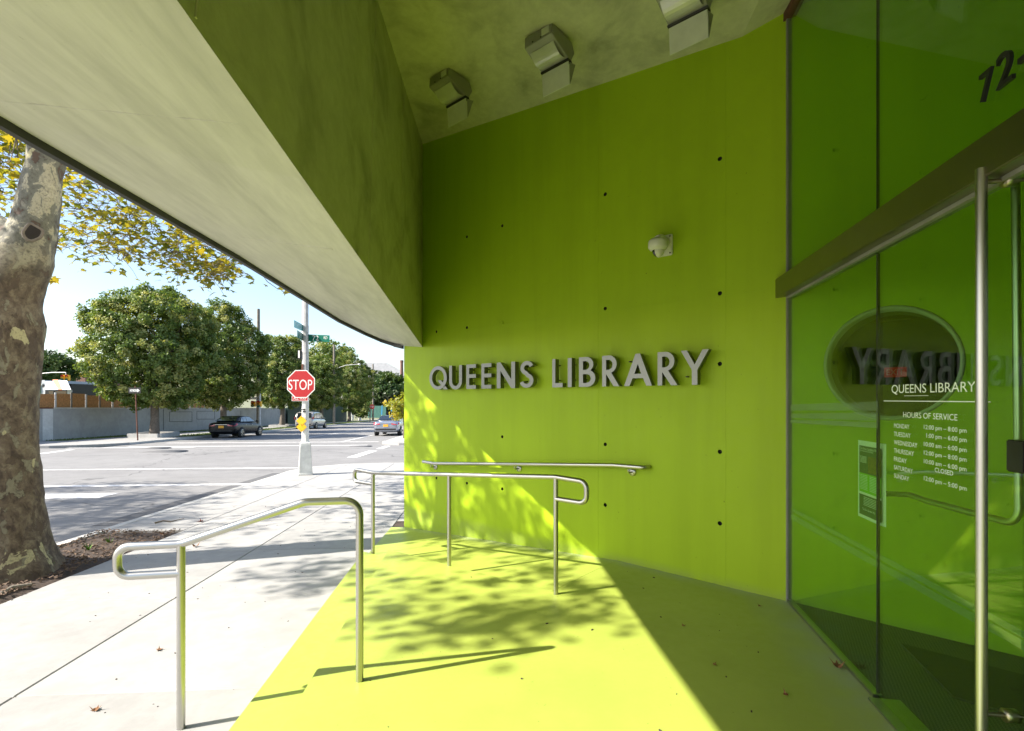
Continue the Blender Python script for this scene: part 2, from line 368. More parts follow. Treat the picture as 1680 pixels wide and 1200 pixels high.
def text_mesh(s):
    c = bpy.data.curves.new('txt', 'FONT'); c.body = s; c.size = 1.0; c.resolution_u = 4
    o = bpy.data.objects.new('txt', c); col.objects.link(o)
    dg = bpy.context.evaluated_depsgraph_get(); me = bpy.data.meshes.new_from_object(o.evaluated_get(dg))
    bpy.data.objects.remove(o); bpy.data.curves.remove(c)
    vs = [v.co.copy() for v in me.vertices]; fs = [tuple(p.vertices) for p in me.polygons]; bpy.data.meshes.remove(me)
    return vs, fs
def text_on(name, s, org, ux, uy, width, height, mat, parent, depth=0.0015, bold=0.0, world_coords=True):
    """text whose bounding box has its lower left corner at org, lying in the plane ux, uy"""
    vs, fs = text_mesh(s)
    x0 = min(v.x for v in vs); x1 = max(v.x for v in vs); y0 = min(v.y for v in vs); y1 = max(v.y for v in vs)
    nrm = ux.cross(uy).normalized(); sx = width / (x1 - x0); sy = height / (y1 - y0)
    P = [org + ux * ((v.x - x0) * sx) + uy * ((v.y - y0) * sy) + nrm * depth for v in vs]
    mb = MB(); mb.add(P, fs)
    if depth > 0.004:                                   # side walls
        from collections import Counter
        ed = Counter(); 
        for f in fs:
            for i in range(len(f)):
                a, b_ = f[i], f[(i + 1) % len(f)]; ed[(min(a, b_), max(a, b_))] += 1
        Q = [p - nrm * depth for p in P]; b0 = len(mb.v); mb.v += [tuple(q) for q in Q]
        for f in fs:
            for i in range(len(f)):
                a, b_ = f[i], f[(i + 1) % len(f)]
                if ed[(min(a, b_), max(a, b_))] == 1: mb.f.append((a, b_, b0 + b_, b0 + a)); mb.sm.append(False)
    return mb.build(name, mat, parent, world_coords=world_coords, recalc=False)

# ================================================================== SETTING
def strip_y(x0, x1, y0, y1, dz, step=4.0):
    """sheet following the slope"""
    n = max(1, int(abs(y1 - y0) / step)); ys = [y0 + (y1 - y0) * i / n for i in range(n + 1)]
    ys = sorted(set(ys + [q for q in (-25.0, 112.0) if y0 < q < y1])); mb = MB()
    for a, b in zip(ys, ys[1:]): mb.quad((x0, a, gz(a) + dz), (x1, a, gz(a) + dz), (x1, b, gz(b) + dz), (x0, b, gz(b) + dz))
    return mb
CURB, FAR = -5.02, -18.0          # kerb faces of our side and of the other side of the street
CY0, CY1 = 15.9, 25.5             # the crossing street
mb = strip_y(-1200, 1200, -1200, 1600, -0.30, 40); tag(mb.build('ground', M_terrain), kind='structure')
road = strip_y(FAR + 0.0, CURB, -60, 118, -0.12).build('road', M_asph); tag(road, kind='structure')
cross_road = MB()
for X0, X1 in ((-90, FAR), (CURB, 60)):
    cross_road.quad((X0, CY0, gz(CY0) - .12), (X1, CY0, gz(CY0) - .12), (X1, CY1, gz(CY1) - .12), (X0, CY1, gz(CY1) - .12))
tag(cross_road.build('cross_road', M_asph), kind='structure')
def roadline(p0, p1, wdt, name='road_marking', mat=None, h=-0.116):
    p0 = Vector(p0); p1 = Vector(p1); d = (p1 - p0); d.z = 0; d.normalize(); s = Vector((-d.y, d.x, 0)) * wdt / 2
    n = max(1, int((p1 - p0).length / 1.5)); mb = MB()
    for i in range(n):
        a = p0.lerp(p1, i / n); b = p0.lerp(p1, (i + 1) / n)
        q = [a - s, b - s, b + s, a + s]; mb.quad(*[(v.x, v.y, gz(v.y) + h) for v in q])
    o = mb.build(name, mat or M_line, road); return o
RD = 0.12
def rpx(x, y): return gnd(x, y, -RD)
for (a, b, w_) in (((60, 771.5), (488, 769.5), 0.2), ((60, 798.5), (398, 797), 0.26), ((40, 815), (187, 811.5), 0.62),
                   ((110, 735.5), (330, 733), 0.3), ((66, 745), (118, 738), 0.3)):
    P, Q = rpx(*a), rpx(*b); roadline(P, (Q.x, Q.y if abs(Q.y - P.y) > 1.2 else P.y, 0), w_)
roadline(rpx(577, 751), rpx(612, 740), 0.38); roadline(rpx(622, 737), rpx(636, 732), 0.3)
roadline(rpx(562, 725), rpx(613, 714), 0.16)
roadline((-17.0, 26.3, 0), (-5.6, 26.6, 0), 0.32); roadline((-17.0, 29.4, 0), (-5.6, 29.6, 0), 0.32)
roadline((-11.2, 33, 0), (-11.2, 62, 0), 0.12); roadline((-11.2, 66, 0), (-11.2, 100, 0), 0.12)
def road_disc(p, r):
    mb = MB(); mb.lathe((p.x, p.y, gz(p.y) - 0.112), [(0.001, 0.0), (r, 0.0), (r, -0.004)], 20); return mb.build('dark_road_disc', M_asphd, road)  # flat dark disc lying on the road surface
road_disc(rpx(250, 736.5), 0.75); road_disc(rpx(592, 733), 0.55); road_disc(rpx(268, 742), 0.9)
roadline((CURB - 0.35, 8.0, 0), (CURB - 0.30, 14.6, 0), 0.62, 'asphalt_patch', M_asphd, -0.1165)

# near pavement: kerb, slabs with open joints
pave = thing('sidewalk', (-3.0, 6, gz(6)), None, None); pave['kind'] = 'structure'
XJ = [-4.88, -3.87, -2.53, EX1 + 0.001]
bed0, bed1 = gnd(326, 861), gnd(155, 875)
BEDX, BEDY0, BEDY1 = -3.87, 2.2, 7.1
ys = [-9.0 + 1.5 * i for i in range(17)]; ys = [y for y in ys if y < 15.9] + [CY0]
def slab(x0, x1, y0, y1, mat):
    g = 0.0032; mb = MB(); x0 += g; x1 -= g; y0 += g; y1 -= g
    pts = [(x0, y0), (x1, y0), (x1, y1), (x0, y1)]
    if y1 > 15.5 and x0 < -4.8: pts = [(x0, y0), (x1, y0), (x1, y1)]
    mb.prism([(x, y, gz(y) - 0.14) for x, y in pts], (0, 0, 0.14)); return mb.build('slab', mat, pave, bevel=0.006, seg=1)
for i in range(len(XJ) - 1):
    for a, b in zip(ys, ys[1:]):
        x0, x1 = XJ[i], XJ[i + 1]; m_ = M_slab2 if random.random() < 0.35 else M_slab
        if i == 0 and a < BEDY1 and b > BEDY0 - 0.1 and a > -20:
            if a < BEDY0 < b: slab(x0, x1, a, BEDY0, m_)
            elif a < BEDY1 < b: slab(x0, x1, BEDY1, b, m_)
            continue
        slab(x0, x1, a, b, m_)
for a, b in zip(ys, ys[1:]):                              # pavement continuing behind the green wall's end
    if b > 6.5: slab(EX1, 6.0, max(a, 7.45), b, M_slab)
mb = MB(); prof = [(CURB, -0.2), (CURB + 0.02, 0.0), (CURB + 0.135, 0.0), (CURB + 0.135, -0.2)]
yk = [-40, -20, 0, 4, 8, 12, 13.8]
for a, b in zip(yk, yk[1:]):
    for (xa, za), (xb, zb) in zip(prof, prof[1:]): mb.quad((xa, a, gz(a) + za), (xb, a, gz(a) + zb), (xb, b, gz(b) + zb), (xa, b, gz(b) + za))
arc = []
for k in range(13):
    th = R(180 - 90 * k / 12); arc.append((CURB + 2.2 + 2.2 * math.cos(th), 13.8 + 2.2 * math.sin(th)))
arc += [(20, 16.0), (50, 16.0)]
for (a, b) in zip(arc, arc[1:]):
    d = Vector((b[0] - a[0], b[1] - a[1], 0)).normalized(); s = Vector((d.y, -d.x, 0)) * 0.15
    A0 = Vector((*a, gz(a[1]) + 0.001)); B0 = Vector((*b, gz(b[1]) + 0.001))
    mb.quad(A0, B0, B0 + s, A0 + s); mb.quad(A0, B0, B0 - UP * .2, A0 - UP * .2)
mb.build('kerb', M_kerb, pave)
# corner fillet of pavement
mb = MB(); pts = [(-4.88, 13.8)] + [(CURB + 2.2 + 2.05 * math.cos(R(180 - 90 * k / 12)), 13.8 + 2.05 * math.sin(R(180 - 90 * k / 12))) for k in range(13)] + [(-2.82, 13.8)]
mb.prism([(x, y, gz(y) - 0.15) for x, y in pts], (0, 0, 0.147)); mb.build('corner_slab', M_slab, pave)

# mulch bed round the plane tree
mb = MB(); nx, ny = 14, 40
for i in range(nx):
    for j in range(ny):
        q = []
        for di, dj in ((0, 0), (1, 0), (1, 1), (0, 1)):
            x = -4.885 + (BEDX + 4.885) * (i + di) / nx; y = BEDY0 + (BEDY1 - BEDY0) * (j + dj) / ny
            e = min(i + di, nx - i - di, 3) / 3 * min(j + dj, ny - j - dj, 3) / 3
            q.append((x, y, gz(y) - 0.03 + e * (0.045 + 0.035 * math.sin(x * 5.1 + y * 3.3) * math.cos(y * 4.2))))
        mb.add(q, [(0, 1, 2, 3)], True)
bed = mb.build('mulch_bed', M_soil); tag(bed, kind='structure')
mb = MB()
for k in range(2600):
    x = random.uniform(-4.86, BEDX - 0.02); y = random.uniform(BEDY0 + .03, BEDY1 - 0.03)
    z = gz(y) + 0.012 + 0.03 * math.sin(x * 5.1 + y * 3.3) * math.cos(y * 4.2) + random.uniform(-.005, .02)
    a = random.uniform(0, 6.28); l = random.uniform(0.012, 0.045); w_ = random.uniform(0.006, 0.014)
    u = Vector((math.cos(a), math.sin(a), random.uniform(-.4, .4))).normalized(); v = u.orthogonal().normalized(); v = (v + UP * random.uniform(-.5, .5)).normalized(); v = (v - u * v.dot(u)).normalized()
    mb.box((x, y, z), l, w_, 0.005, u, v, u.cross(v))
tag(mb.build('mulch_chips', M_chip, recalc=False), kind='stuff')
# small dark planting gap beside the wall's end
e0 = gnd(640, 868); 
mb = MB(); mb.prism([(EX1 + .01, 7.0, gz(7) - .02), (-0.70, 6.9, gz(6.9) - .02), (-.55, 7.44, gz(7.4) - .02), (EX1 + .01, 7.44, gz(7.4) - .02)], (0, 0, 0.022))
tag(mb.build('planting_gap', M_soil), kind='structure')

# pavement across the street, verge, and the far blocks
mb = strip_y(-24.0, FAR - 0.15, 28.0, 112, 0.0); fp = [(-24.0, 28.0)]
tag(mb.build('far_sidewalk', M_slab2), kind='structure')
mb = MB(); R0 = 2.6; pts = [(FAR, 28.2)] + [(FAR - R0 + R0 * math.cos(R(-90 * k / 8)), 28.2 + R0 * math.sin(R(-90 * k / 8))) for k in range(9)] + [(-60, 25.6), (-60, 28.2)]
pts = pts[1:]
mb.prism([(x, y, gz(y) - 0.14) for x, y in pts], (0, 0, 0.142)); tag(mb.build('far_corner_sidewalk', M_slab2), kind='structure')
mb = MB()
for a, b in zip(range(28, 112, 4), range(32, 116, 4)):
    mb.quad((FAR, a, gz(a) + .002), (FAR - .16, a, gz(a) + .002), (FAR - .16, b, gz(b) + .002), (FAR, b, gz(b) + .002)); mb.quad((FAR, a, gz(a)), (FAR, b, gz(b)), (FAR, b, gz(b) - .13), (FAR, a, gz(a) - .13))
tag(mb.build('far_kerb', M_kerb), kind='structure')
tag(strip_y(-4.0, 60, 28.0, 112, 0.0).build('corner_sidewalk', M_slab2), kind='structure')
mb = MB(); mb.prism([(x, y, gz(28) - .14) for x, y in ((-4.0, 26.4), (60, 26.4), (60, 27.999), (CURB, 27.999), (CURB, 27.4))], (0, 0, .17)); tag(mb.build('corner_curb_ramp', M_slab2), kind='structure')
tag(MB().quad((CURB, 25.5, gz(25.5) - .12), (60, 25.5, gz(25.5) - .12), (60, 28.2, gz(28.2) - .12), (CURB, 28.2, gz(28.2) - .12)).build('gutter', M_asph), kind='structure')
mb = MB()
for a, b in zip(range(28, 112, 4), range(32, 116, 4)): mb.prism([(CURB, a, gz(a) - .13), (-4.0, a, gz(a) - .13), (-4.0, b, gz(b) - .13), (CURB, b, gz(b) - .13)], (0, 0, 0.131))
tag(mb.build('corner_kerb', M_kerb), kind='structure')
tag(strip_y(-60, FAR - 0.0, -60, 15.4, 0.0).build('left_sidewalk', M_slab2), kind='structure')
# grass verges
def grass_patch(x0, x1, y0, y1, n, name='verge_grass', h=0.07):
    mb = MB()
    for k in range(n):
        x = random.uniform(x0, x1); y = random.uniform(y0, y1); z = gz(y); a = random.uniform(0, 6.28); w_ = random.uniform(.02, .05); hh = h * random.uniform(.5, 1.3)
        d = Vector((math.cos(a), math.sin(a), 0)) * w_; l = Vector((random.uniform(-.5, .5), random.uniform(-.5, .5), 0)) * hh
        mb.add([(x - d.x, y - d.y, z), (x + d.x, y + d.y, z), (x + l.x, y + l.y, z + hh)], [(0, 1, 2)])
    return tag(mb.build(name, M_grass, recalc=False), kind='stuff')
M_verge = simple('verge_turf', (0.17, 0.17, 0.06), 0.95, var=0.45, scale=1.5)
mb = strip_y(-20.0, FAR - 0.3, 34, 112, 0.004); tag(mb.build('verge', M_verge), kind='structure')
mb = strip_y(-23.8, -22.6, 30, 112, 0.004); tag(mb.build('wall_verge', M_verge), kind='structure')
grass_patch(-20.0, FAR - .35, 35, 100, 9000); grass_patch(-23.75, -22.7, 30, 90, 7000, 'wall_grass')

# ================================================================== LIBRARY ENTRANCE
lib = thing('library_building', (3, 6, 0), 'library entrance with lime green concrete wall under a folded concrete overhang', 'building')
# ceiling planes
XI = -0.71
def on_x(x, y, X): return on_plane(x, y, Vector((X, 0, 0)), Vector((1, 0, 0)))
P1 = wal(693, 236); P1 = on_plane(693, 236, WA, N); P2 = on_plane(1215, 61, WA, N); P3 = on_plane(1291, 18, WA, N)
T0 = on_x(620, 0, XI)
cn = (P2 - P1).cross(T0 - P1).normalized()
def ceil(p): return p.z if False else P1.z - ((p.x - P1.x) * cn.x + (p.y - P1.y) * cn.y) / cn.z
YB = -7.0
wI = on_plane(693, 570, WA, N)                            # inner foot of the beam at the wall
bI0 = on_x(290, 0, XI); slopeI = (wI.z - bI0.z) / (wI.y - bI0.y)
def zin(y): return wI.z + slopeI * (y - wI.y)
# green wall with cast tie holes, form joints and the round opening
WL = 9.0; WZ0, WZ1 = -0.6, 6.2; TH = 0.34
def wallmesh():
    mb = MB(); c = wallp(WL / 2, (WZ0 + WZ1) / 2, -TH / 2); mb.box(c, WL, TH, WZ1 - WZ0, W, N, UP); return mb
gw = wallmesh().build('green_wall', M_wall, lib)
cut = MB(); plugs = []
rows = [(1182, 264), (1182, 597.5), (1180, 742), (1180, 858)]
hz = [at(994, 319, wdepth(994)).z, at(993, 507, wdepth(993)).z, at(1180, 597.5, wdepth(1180)).z, at(993, 729, wdepth(993)).z, at(992, 829, wdepth(992)).z]
def s_at(x): return wall_s(on_plane(x, 654, WA, N))
scols = [s_at(716), s_at(766), s_at(824), s_at(993), s_at(1181), s_at(1514)]
step = scols[4] - scols[3]
PHc = on_plane(1459, 596, WA, N); PHs, PHz = wall_s(PHc), PHc.z
PHr = (on_plane(1459, 503, WA, N).z - on_plane(1459, 692, WA, N).z) / 2
for i, s in enumerate(scols + [s_at(1514) + 1.2, s_at(1514) + 2.4]):
    for j, z in enumerate(hz):
        if i == 0 and j not in (1, 4): continue
        if i == 1 and j == 3: continue
        if i in (0, 1, 2, 3) and j == 2 and i != 2: continue
        if i == 2 and j == 2: s_ = s; 
        if (s - PHs) ** 2 + (z - PHz) ** 2 < (PHr + .1) ** 2: continue
        plugs.append((s, z + random.uniform(-.004, .004)))
for s, z in plugs: cut.lathe(wallp(s, z, 0.01), [(0.0001, 0), (0.0175, 0), (0.0165, -0.05), (0.0001, -0.05)], 14, N)
def groove(s0, s1, z0, z1):
    cut.box(wallp((s0 + s1) / 2, (z0 + z1) / 2, 0), s1 - s0, 0.0026, z1 - z0, W, N, UP)
jz = on_plane(1000, 506, WA, N).z - 0.02
s98, s119 = s_at(981.5), s_at(1191)
groove(-.2, WL + .2, jz - .0012, jz + .0012)
for ss in (s98, s119, s119 + 1.22, s119 + 2.44):
    groove(ss - .0009, ss + .0009, WZ0 - .1, jz - 0.004); groove(ss - .0009, ss + .0009, jz + 0.004, WZ1 + .1)
cutter = cut.build('cutter', M_wall); cutter2 = MB().lathe(wallp(PHs, PHz, 0.1), [(0.0001, 0), (PHr, 0), (PHr, -0.7), (0.0001, -0.7)], 64, N).build('cutter2', M_wall)
for cobj in (cutter2, cutter):
    bmod = gw.modifiers.new('cut', 'BOOLEAN'); bmod.object = cobj; bmod.operation = 'DIFFERENCE'; bmod.solver = 'EXACT'
    dg = bpy.context.evaluated_depsgraph_get(); me = bpy.data.meshes.new_from_object(gw.evaluated_get(dg))
    gw.modifiers.clear(); gw.data = me
for f in gw.data.polygons: f.use_smooth = False
for c_ in (cutter, cutter2): bpy.data.objects.remove(c_)
for s, z in plugs:
    p0 = MB().lathe(wallp(s, z, 0), [(0.0001, -.03), (0.0163, -.03), (0.0166, -0.0012)], 14, N); p0.build('tie_hole_shade_plug', M_black, gw, recalc=False)  # plug with black lining, shade inside the hole put into its colour
# round window
ring = MB().lathe(wallp(PHs, PHz, 0), [(PHr - .003, -.30), (PHr - .003, 0.008), (PHr - .026, 0.008), (PHr - .028, -.30)], 72, N).build('round_window_frame', simple('window_frame_grey', (0.34, 0.37, 0.31), 0.5, 0.0, var=0.08), gw)
MB().lathe(wallp(PHs, PHz, -0.10), [(0.001, 0), (PHr - .027, 0), (PHr - .027, -.01), (0.001, -.01)], 64, N).build('round_window_pane', M_glassp, gw)
# overhang: soffit, inner face, outer face
out_px = [(-420, -19.6, 2.60), (0, 213, 2.605), (250, 351.5, 2.605), (386, 427, 2.60), (497, 494, 2.545), (554, 529, 2.47), (597, 550, 2.385), (625, 562, 2.31), (648.6, 569.5, 2.245)]
OUT = [Vector((-1.87, YB, 2.60)), Vector((-1.87, -2, 2.60)), Vector((-1.87, 0.0, 2.60))]
for x, y, z in out_px[1:]:
    d = F * (z - CZ) / (HY - y); OUT.append(at(x, y, d))
OUT = [p for p in OUT]; OUT.append(Vector((WA.x - .004, WA.y - .004, wal(662, 573).z)))
TRIM = 0.042
INN = []
for i, p in enumerate(OUT):
    yy = p.y if i < 5 else min(p.y, wI.y)
    yy = {len(OUT) - 1: wI.y, len(OUT) - 2: wI.y - .08, len(OUT) - 3: wI.y - .2, len(OUT) - 4: wI.y - .42, len(OUT) - 5: wI.y - .9}.get(i, yy)
    INN.append(Vector((XI, yy, zin(yy))))
mb = MB()
for a in range(len(OUT) - 1):
    for k in range(4):
        u0, u1 = k / 4, (k + 1) / 4
        o0, o1 = OUT[a] + UP * TRIM, OUT[a + 1] + UP * TRIM
        mb.add([o0.lerp(INN[a], u0), o1.lerp(INN[a + 1], u0), o1.lerp(INN[a + 1], u1), o0.lerp(INN[a], u1)], [(0, 1, 2, 3)], True)
    mb.add([OUT[a] + UP * TRIM + Vector((-.002, 0, 0)), OUT[a + 1] + UP * TRIM + Vector((-.002, 0, 0)), Vector((OUT[a + 1].x - .002, OUT[a + 1].y, 6.4)), Vector((OUT[a].x - .002, OUT[a].y, 6.4))], [(0, 1, 2, 3)])
soff = mb.build('overhang_soffit', M_soffit, lib, recalc=False)
mb = MB()
ysn = [YB, -3, 0, 2, 4, 5.5, wI.y + 0.0]
for a, b in zip(ysn, ysn[1:]):
    mb.quad((XI, a, zin(a)), (XI, b, zin(b)), (XI, b, ceil(Vector((XI, b, 0))) + .25), (XI, a, ceil(Vector((XI, a, 0))) + .25))
mb.build('overhang_inner_face', M_ceil, lib, recalc=False)
mb = MB()
mb.quad((OUT[0].x, YB, 6.4), (OUT[0].x, YB, 2.64), (XI, YB, zin(YB)), (XI, YB, 6.4)); mb.quad((-3, YB, 6.4), (14, YB, 6.4), (14, 12, 6.4), (-1.0, 12, 6.4), (-1.0, 7.2, 6.4), (-1.87, 5, 6.4))
mb.build('roof', M_ceil, lib, recalc=False)
MB().box((4.2, -5.2, 2.8), 9.8, .2, 6.4).build('unseen_shade_wall', M_brick, lib)  # added unseen wall behind the camera, keeps light out under the overhang
mb = MB()
for a in range(len(OUT) - 1):
    d = (OUT[a + 1] - OUT[a]).normalized(); s = Vector((-d.y, d.x, 0)).normalized() * -0.03
    p, q = OUT[a], OUT[a + 1]; U = UP * (TRIM + .002)
    for qd in ((p, q, q + U, p + U), (p + s, q + s, q + s + U, p + s + U), (p, q, q + s, p + s)): mb.add(qd, [(0, 1, 2, 3)], True)
mb.build('drip_edge', M_trim, lib)
# cast lines in the soffit
def soff_pt(a, u, dz=-.003):
    i = min(int(a), len(OUT) - 2); f = a - i; return (OUT[i] + UP * TRIM).lerp(INN[i], u).lerp((OUT[i + 1] + UP * TRIM).lerp(INN[i + 1], u), f) + UP * dz
def soff_find(x, y):
    best = None
    for i in range(0, (len(OUT) - 1) * 12 + 1):
        for j in range(0, 25):
            p = soff_pt(min(i / 12, len(OUT) - 1 - 1e-6), j / 24); q = p - CAM; d = q.dot(fwd)
            if d < .05: continue
            e = (CX + F * q.dot(rgt) / d - x) ** 2 + (HY - F * q.z / d - y) ** 2
            if best is None or e < best[0]: best = (e, i / 12, j / 24)
    return best[1], best[2]
for (p, q) in (((4, 163), (395, 198)), ((395, 390), (545, 414)), ((165, 5), (290, 105))):
    (a0, u0), (a1, u1) = soff_find(*p), soff_find(*q)
    pts = [soff_pt(a0 + (a1 - a0) * k / 8, u0 + (u1 - u0) * k / 8, 0.001) for k in range(9)]
    MB().tube(pts, 0.006, 6).build('cast_line', M_soffit, soff)
# vertical cast line on the inner face
for y_ in (1.35, 3.4, 4.75):
    MB().tube([(XI + .001, y_ - .0, zin(y_) + .02), (XI + .001, y_ + .25, ceil(Vector((XI, y_, 0))) - .02)], 0.004, 6).build('form_line', M_ceil, soff)
# ceiling
crd = (on_plane(1240, 0, P1, cn) - P2); crd.z = crd.z; cr = P2 + crd * (1.0)
crdn = crd.normalized(); crF = P2 + crdn * ((YB - P2.y) / crdn.y if abs(crdn.y) > .05 else 12)
def wall_top(P, Q, s):
    return P + (Q - P) * ((s - wall_s(P)) / (wall_s(Q) - wall_s(P)))
c1 = Vector((XI, YB, 0)); c1.z = ceil(c1)
mb = MB(); fc1 = [P1 - W * .06 - N * .02, P2 - N * .02, crF, c1 - Vector((.03, 0, 0))]
mb.quad(*fc1)
P3e = P3 + W * 2.2 + UP * ((P3.z - P2.z) / max(.2, (wall_s(P3) - wall_s(P2))) * 1.0); P3e.z = P3.z + 0.12
cF2 = Vector((crF.x + 9, crF.y, crF.z + .2))
mb.quad(P2 - N * .02, P3 - N * .02, P3e - N * .02, cF2, crF)
mb.quad(P3e - N * .02, P3e + W * 6 - N * .02, cF2 + Vector((4, 0, 0)), cF2)
ceil_o = mb.build('ceiling', M_ceil, lib, recalc=False)

# platform, lower tread and ramp
plat = thing('entrance_platform', (0, 2, 0), 'lime green painted platform with low step and ramp before the green wall', 'platform')
cornerP = lvl(639, 901, ZP); rampT = lvl(905, 970, ZP); rampW = wallp(wall_s(on_plane(1010, 925, WA, N)), ZP, 0)
cornerP.x = EX2
gl_end = gp(5.5, ZP)
P_ = [Vector((EX2, YB, ZP)), Vector((6.5, YB, ZP)), gl_end + GN * 0, gp(0, ZP), rampW, rampT, cornerP]
mb = MB(); mb.prism([p - UP * .5 for p in P_], (0, 0, .5)); mb.build('platform', M_floor, plat, bevel=0.006)
def ramp_z(p):
    s = (p - rampT).dot(-W); return ZP - 0.0005 - max(0, s) * (ZP + .178) / 3.62
tr_end = Vector((EX1, (gnd(600, 907)).y, ZT)); tY = lvl(605, 907, ZT).y
mb = MB(); mb.prism([(EX1, YB, -.5), (EX2 - .0005, YB, -.5), (EX2 - .0005, cornerP.y, -.5), (EX1, tY + .05, -.5)], (0, 0, .5 + ZT)); mb.build('step', M_floor, plat, bevel=0.006)
rp = [rampT, rampW, wallp(0, 0, 0), Vector((EX1, 6.98, 0)), Vector((EX1, tY + .05, 0)), Vector((EX2, cornerP.y, 0))]
top_ = [Vector((p.x, p.y, max(ramp_z(p), gz(p.y) + .006))) for p in rp]
mb = MB(); n_ = len(top_); mb.add(top_ + [Vector((p.x, p.y, -.6)) for p in top_], [(0, 1, 5), (1, 2, 3), (1, 3, 4), (1, 4, 5)] + [(i, (i + 1) % n_, n_ + (i + 1) % n_, n_ + i) for i in range(n_)])
mb.build('ramp', M_floor, plat, recalc=True)

# storefront
seam_t = g_t(gls(1441, 654)); HB, HT = 2.285, 2.425
hp = gls(1270, 491, 0.09)
store = thing('glass_storefront', gp(0, ZP), 'tall frameless glass storefront with steel header beside the green wall', 'storefront')
def gbox(mb, t0, t1, z0, z1, o0, o1): mb.box(gp((t0 + t1) / 2, (z0 + z1) / 2, (o0 + o1) / 2), t1 - t0, abs(o1 - o0), z1 - z0, GV, GN, UP)
END = 5.0; DOOR1 = seam_t + 1.0; TOPZ = 4.55
def gtop(t): return gp(t, 0)
for nm, t0, t1, z0, z1 in (('side_pane', .012, seam_t - .006, ZP + .02, HB - .02), ('transom_pane', .012, seam_t - .005, HT + .002, TOPZ), ('transom_pane', seam_t + .005, END, HT + .002, TOPZ), ('side_pane', DOOR1 + .01, END, ZP + .02, HB - .02)):
    mb = MB(); gbox(mb, t0, t1, z0, z1, -.006, .006); mb.build(nm, M_glass, store)
mb = MB(); gbox(mb, -0.12, END, HB, HT, -.06, 0.075); mb.build('header', M_header, store, bevel=0.004)
mb = MB(); gbox(mb, 0.02, END, HB - .018, HB - .001, -.02, .02); mb.build('header_track', M_lum, store)
mb = MB(); gbox(mb, -.004, .012, ZP, HB - .001, -.018, .018); gbox(mb, -.004, .012, HT + .001, TOPZ, -.018, .018); mb.build('corner_channel', M_lum, store)
mb = MB(); gbox(mb, 0.013, seam_t - .006, ZP + .001, ZP + .02, -.02, .02); mb.build('floor_channel', M_steel, store)
mb = MB(); gbox(mb, seam_t + .01, END, ZP + .001, ZP + .012, -.09, .05); mb.build('threshold', M_steel, store)
mb = MB(); gbox(mb, seam_t - .005, seam_t - .0005, HT + .003, TOPZ, -.0065, .0065); mb.build('glass_seam', M_dark, store)
cz0 = P3.z
mb = MB(); a_ = gp(-.03, P3.z - .035, 0.0); b_ = gp(END, cF2.z - .06, 0)
mb.prism([gp(-.06, P3.z - .07, .03), gp(END, P3.z - .0, .03), gp(END, P3.z + .1, .03), gp(-.06, P3.z + .03, .03)], GN * -.07); mb.build('top_channel', M_rust, store)
# film bands
def film(pts, nm='frosted_band', off=0.0085, par=None, mat=None):
    MB().prism([gls(x, y, off) for x, y in pts], GN * -.001).build(nm, mat or M_frost, par or store)
M_frost2 = glass('thin_frosted_film', (0.86, 0.95, 0.92), frost=0.035)
film([(1297, 664), (1440, 659), (1440, 674), (1297, 674)]); film([(1297, 679), (1440, 677), (1440, 691), (1297, 686)]); film([(1297, 689), (1440, 693), (1440, 703), (1297, 694)])
film([(1297, 832), (1440, 908), (1440, 917), (1297, 838)], mat=M_frost2); film([(1297, 843), (1440, 921), (1440, 933), (1297, 852)], mat=M_frost2)
# door
door = MB(); gbox(door, seam_t + .004, DOOR1, ZP + .02, HB - .022, -.006, .006)
door = door.build('door', M_glass, store)
mb = MB(); gbox(mb, seam_t - .0055, seam_t + .0035, ZP + .03, HB - .03, -.0062, .0062); mb.build('door_seal', M_black, door)
film([(1443, 909), (1680, 1036), (1680, 1048), (1443, 918)], par=door, mat=M_frost2); film([(1443, 922), (1680, 1052), (1680, 1068), (1443, 934)], par=door, mat=M_frost2)
tp = g_t(gls(1613, 654, .07))
zt_ = gls(1613, 277, .07).z
pts = [gp(tp, 0.30, .075), gp(tp, zt_, .075)]
MB().tube(pts, 0.0165, 20).build('pull_handle', M_steel, door)
for z in (zt_ - .045, 0.5):
    mb = MB(); mb.tube([gp(tp, z, .06), gp(tp, z, -.05)], 0.008, 12); mb.lathe(gp(tp, z, -.02), [(.0001, .03), (.022, .03), (.022, -.006), (.0001, -.006)], 16, GN); mb.build('handle_standoff', M_header, door)
mb = MB(); c = gp(tp + .045, gls(1640, 745).z, -.015); mb.box(c, .075, .05, .105, GV, GN, UP); mb.build('lock_box', M_dark, door, bevel=.004)
# inner panic bar: upright tube that turns into a bar across the glass
I = -0.065
ptA = gls(1666, 300, I); ptB = gls(1668, 830, I); ptC = gls(1655, 856, I); ptD = gls(1600, 846, I); ptE = gls(1520, 822, I); ptF = gls(1492, 812, I); ptG = gls(1458, 810.5, I)
pts = filleted([ptA, gls(1672, 862, I), ptE, ptF, ptG], {1: 0.06, 3: .08}, 8)
MB().tube(pts, 0.0125, 16).build('panic_bar', M_steel, door)
MB().tube([ptG, ptG + (ptG - ptF).normalized() * .012], 0.0135, 16).build('bar_end_cap', M_rust, door)
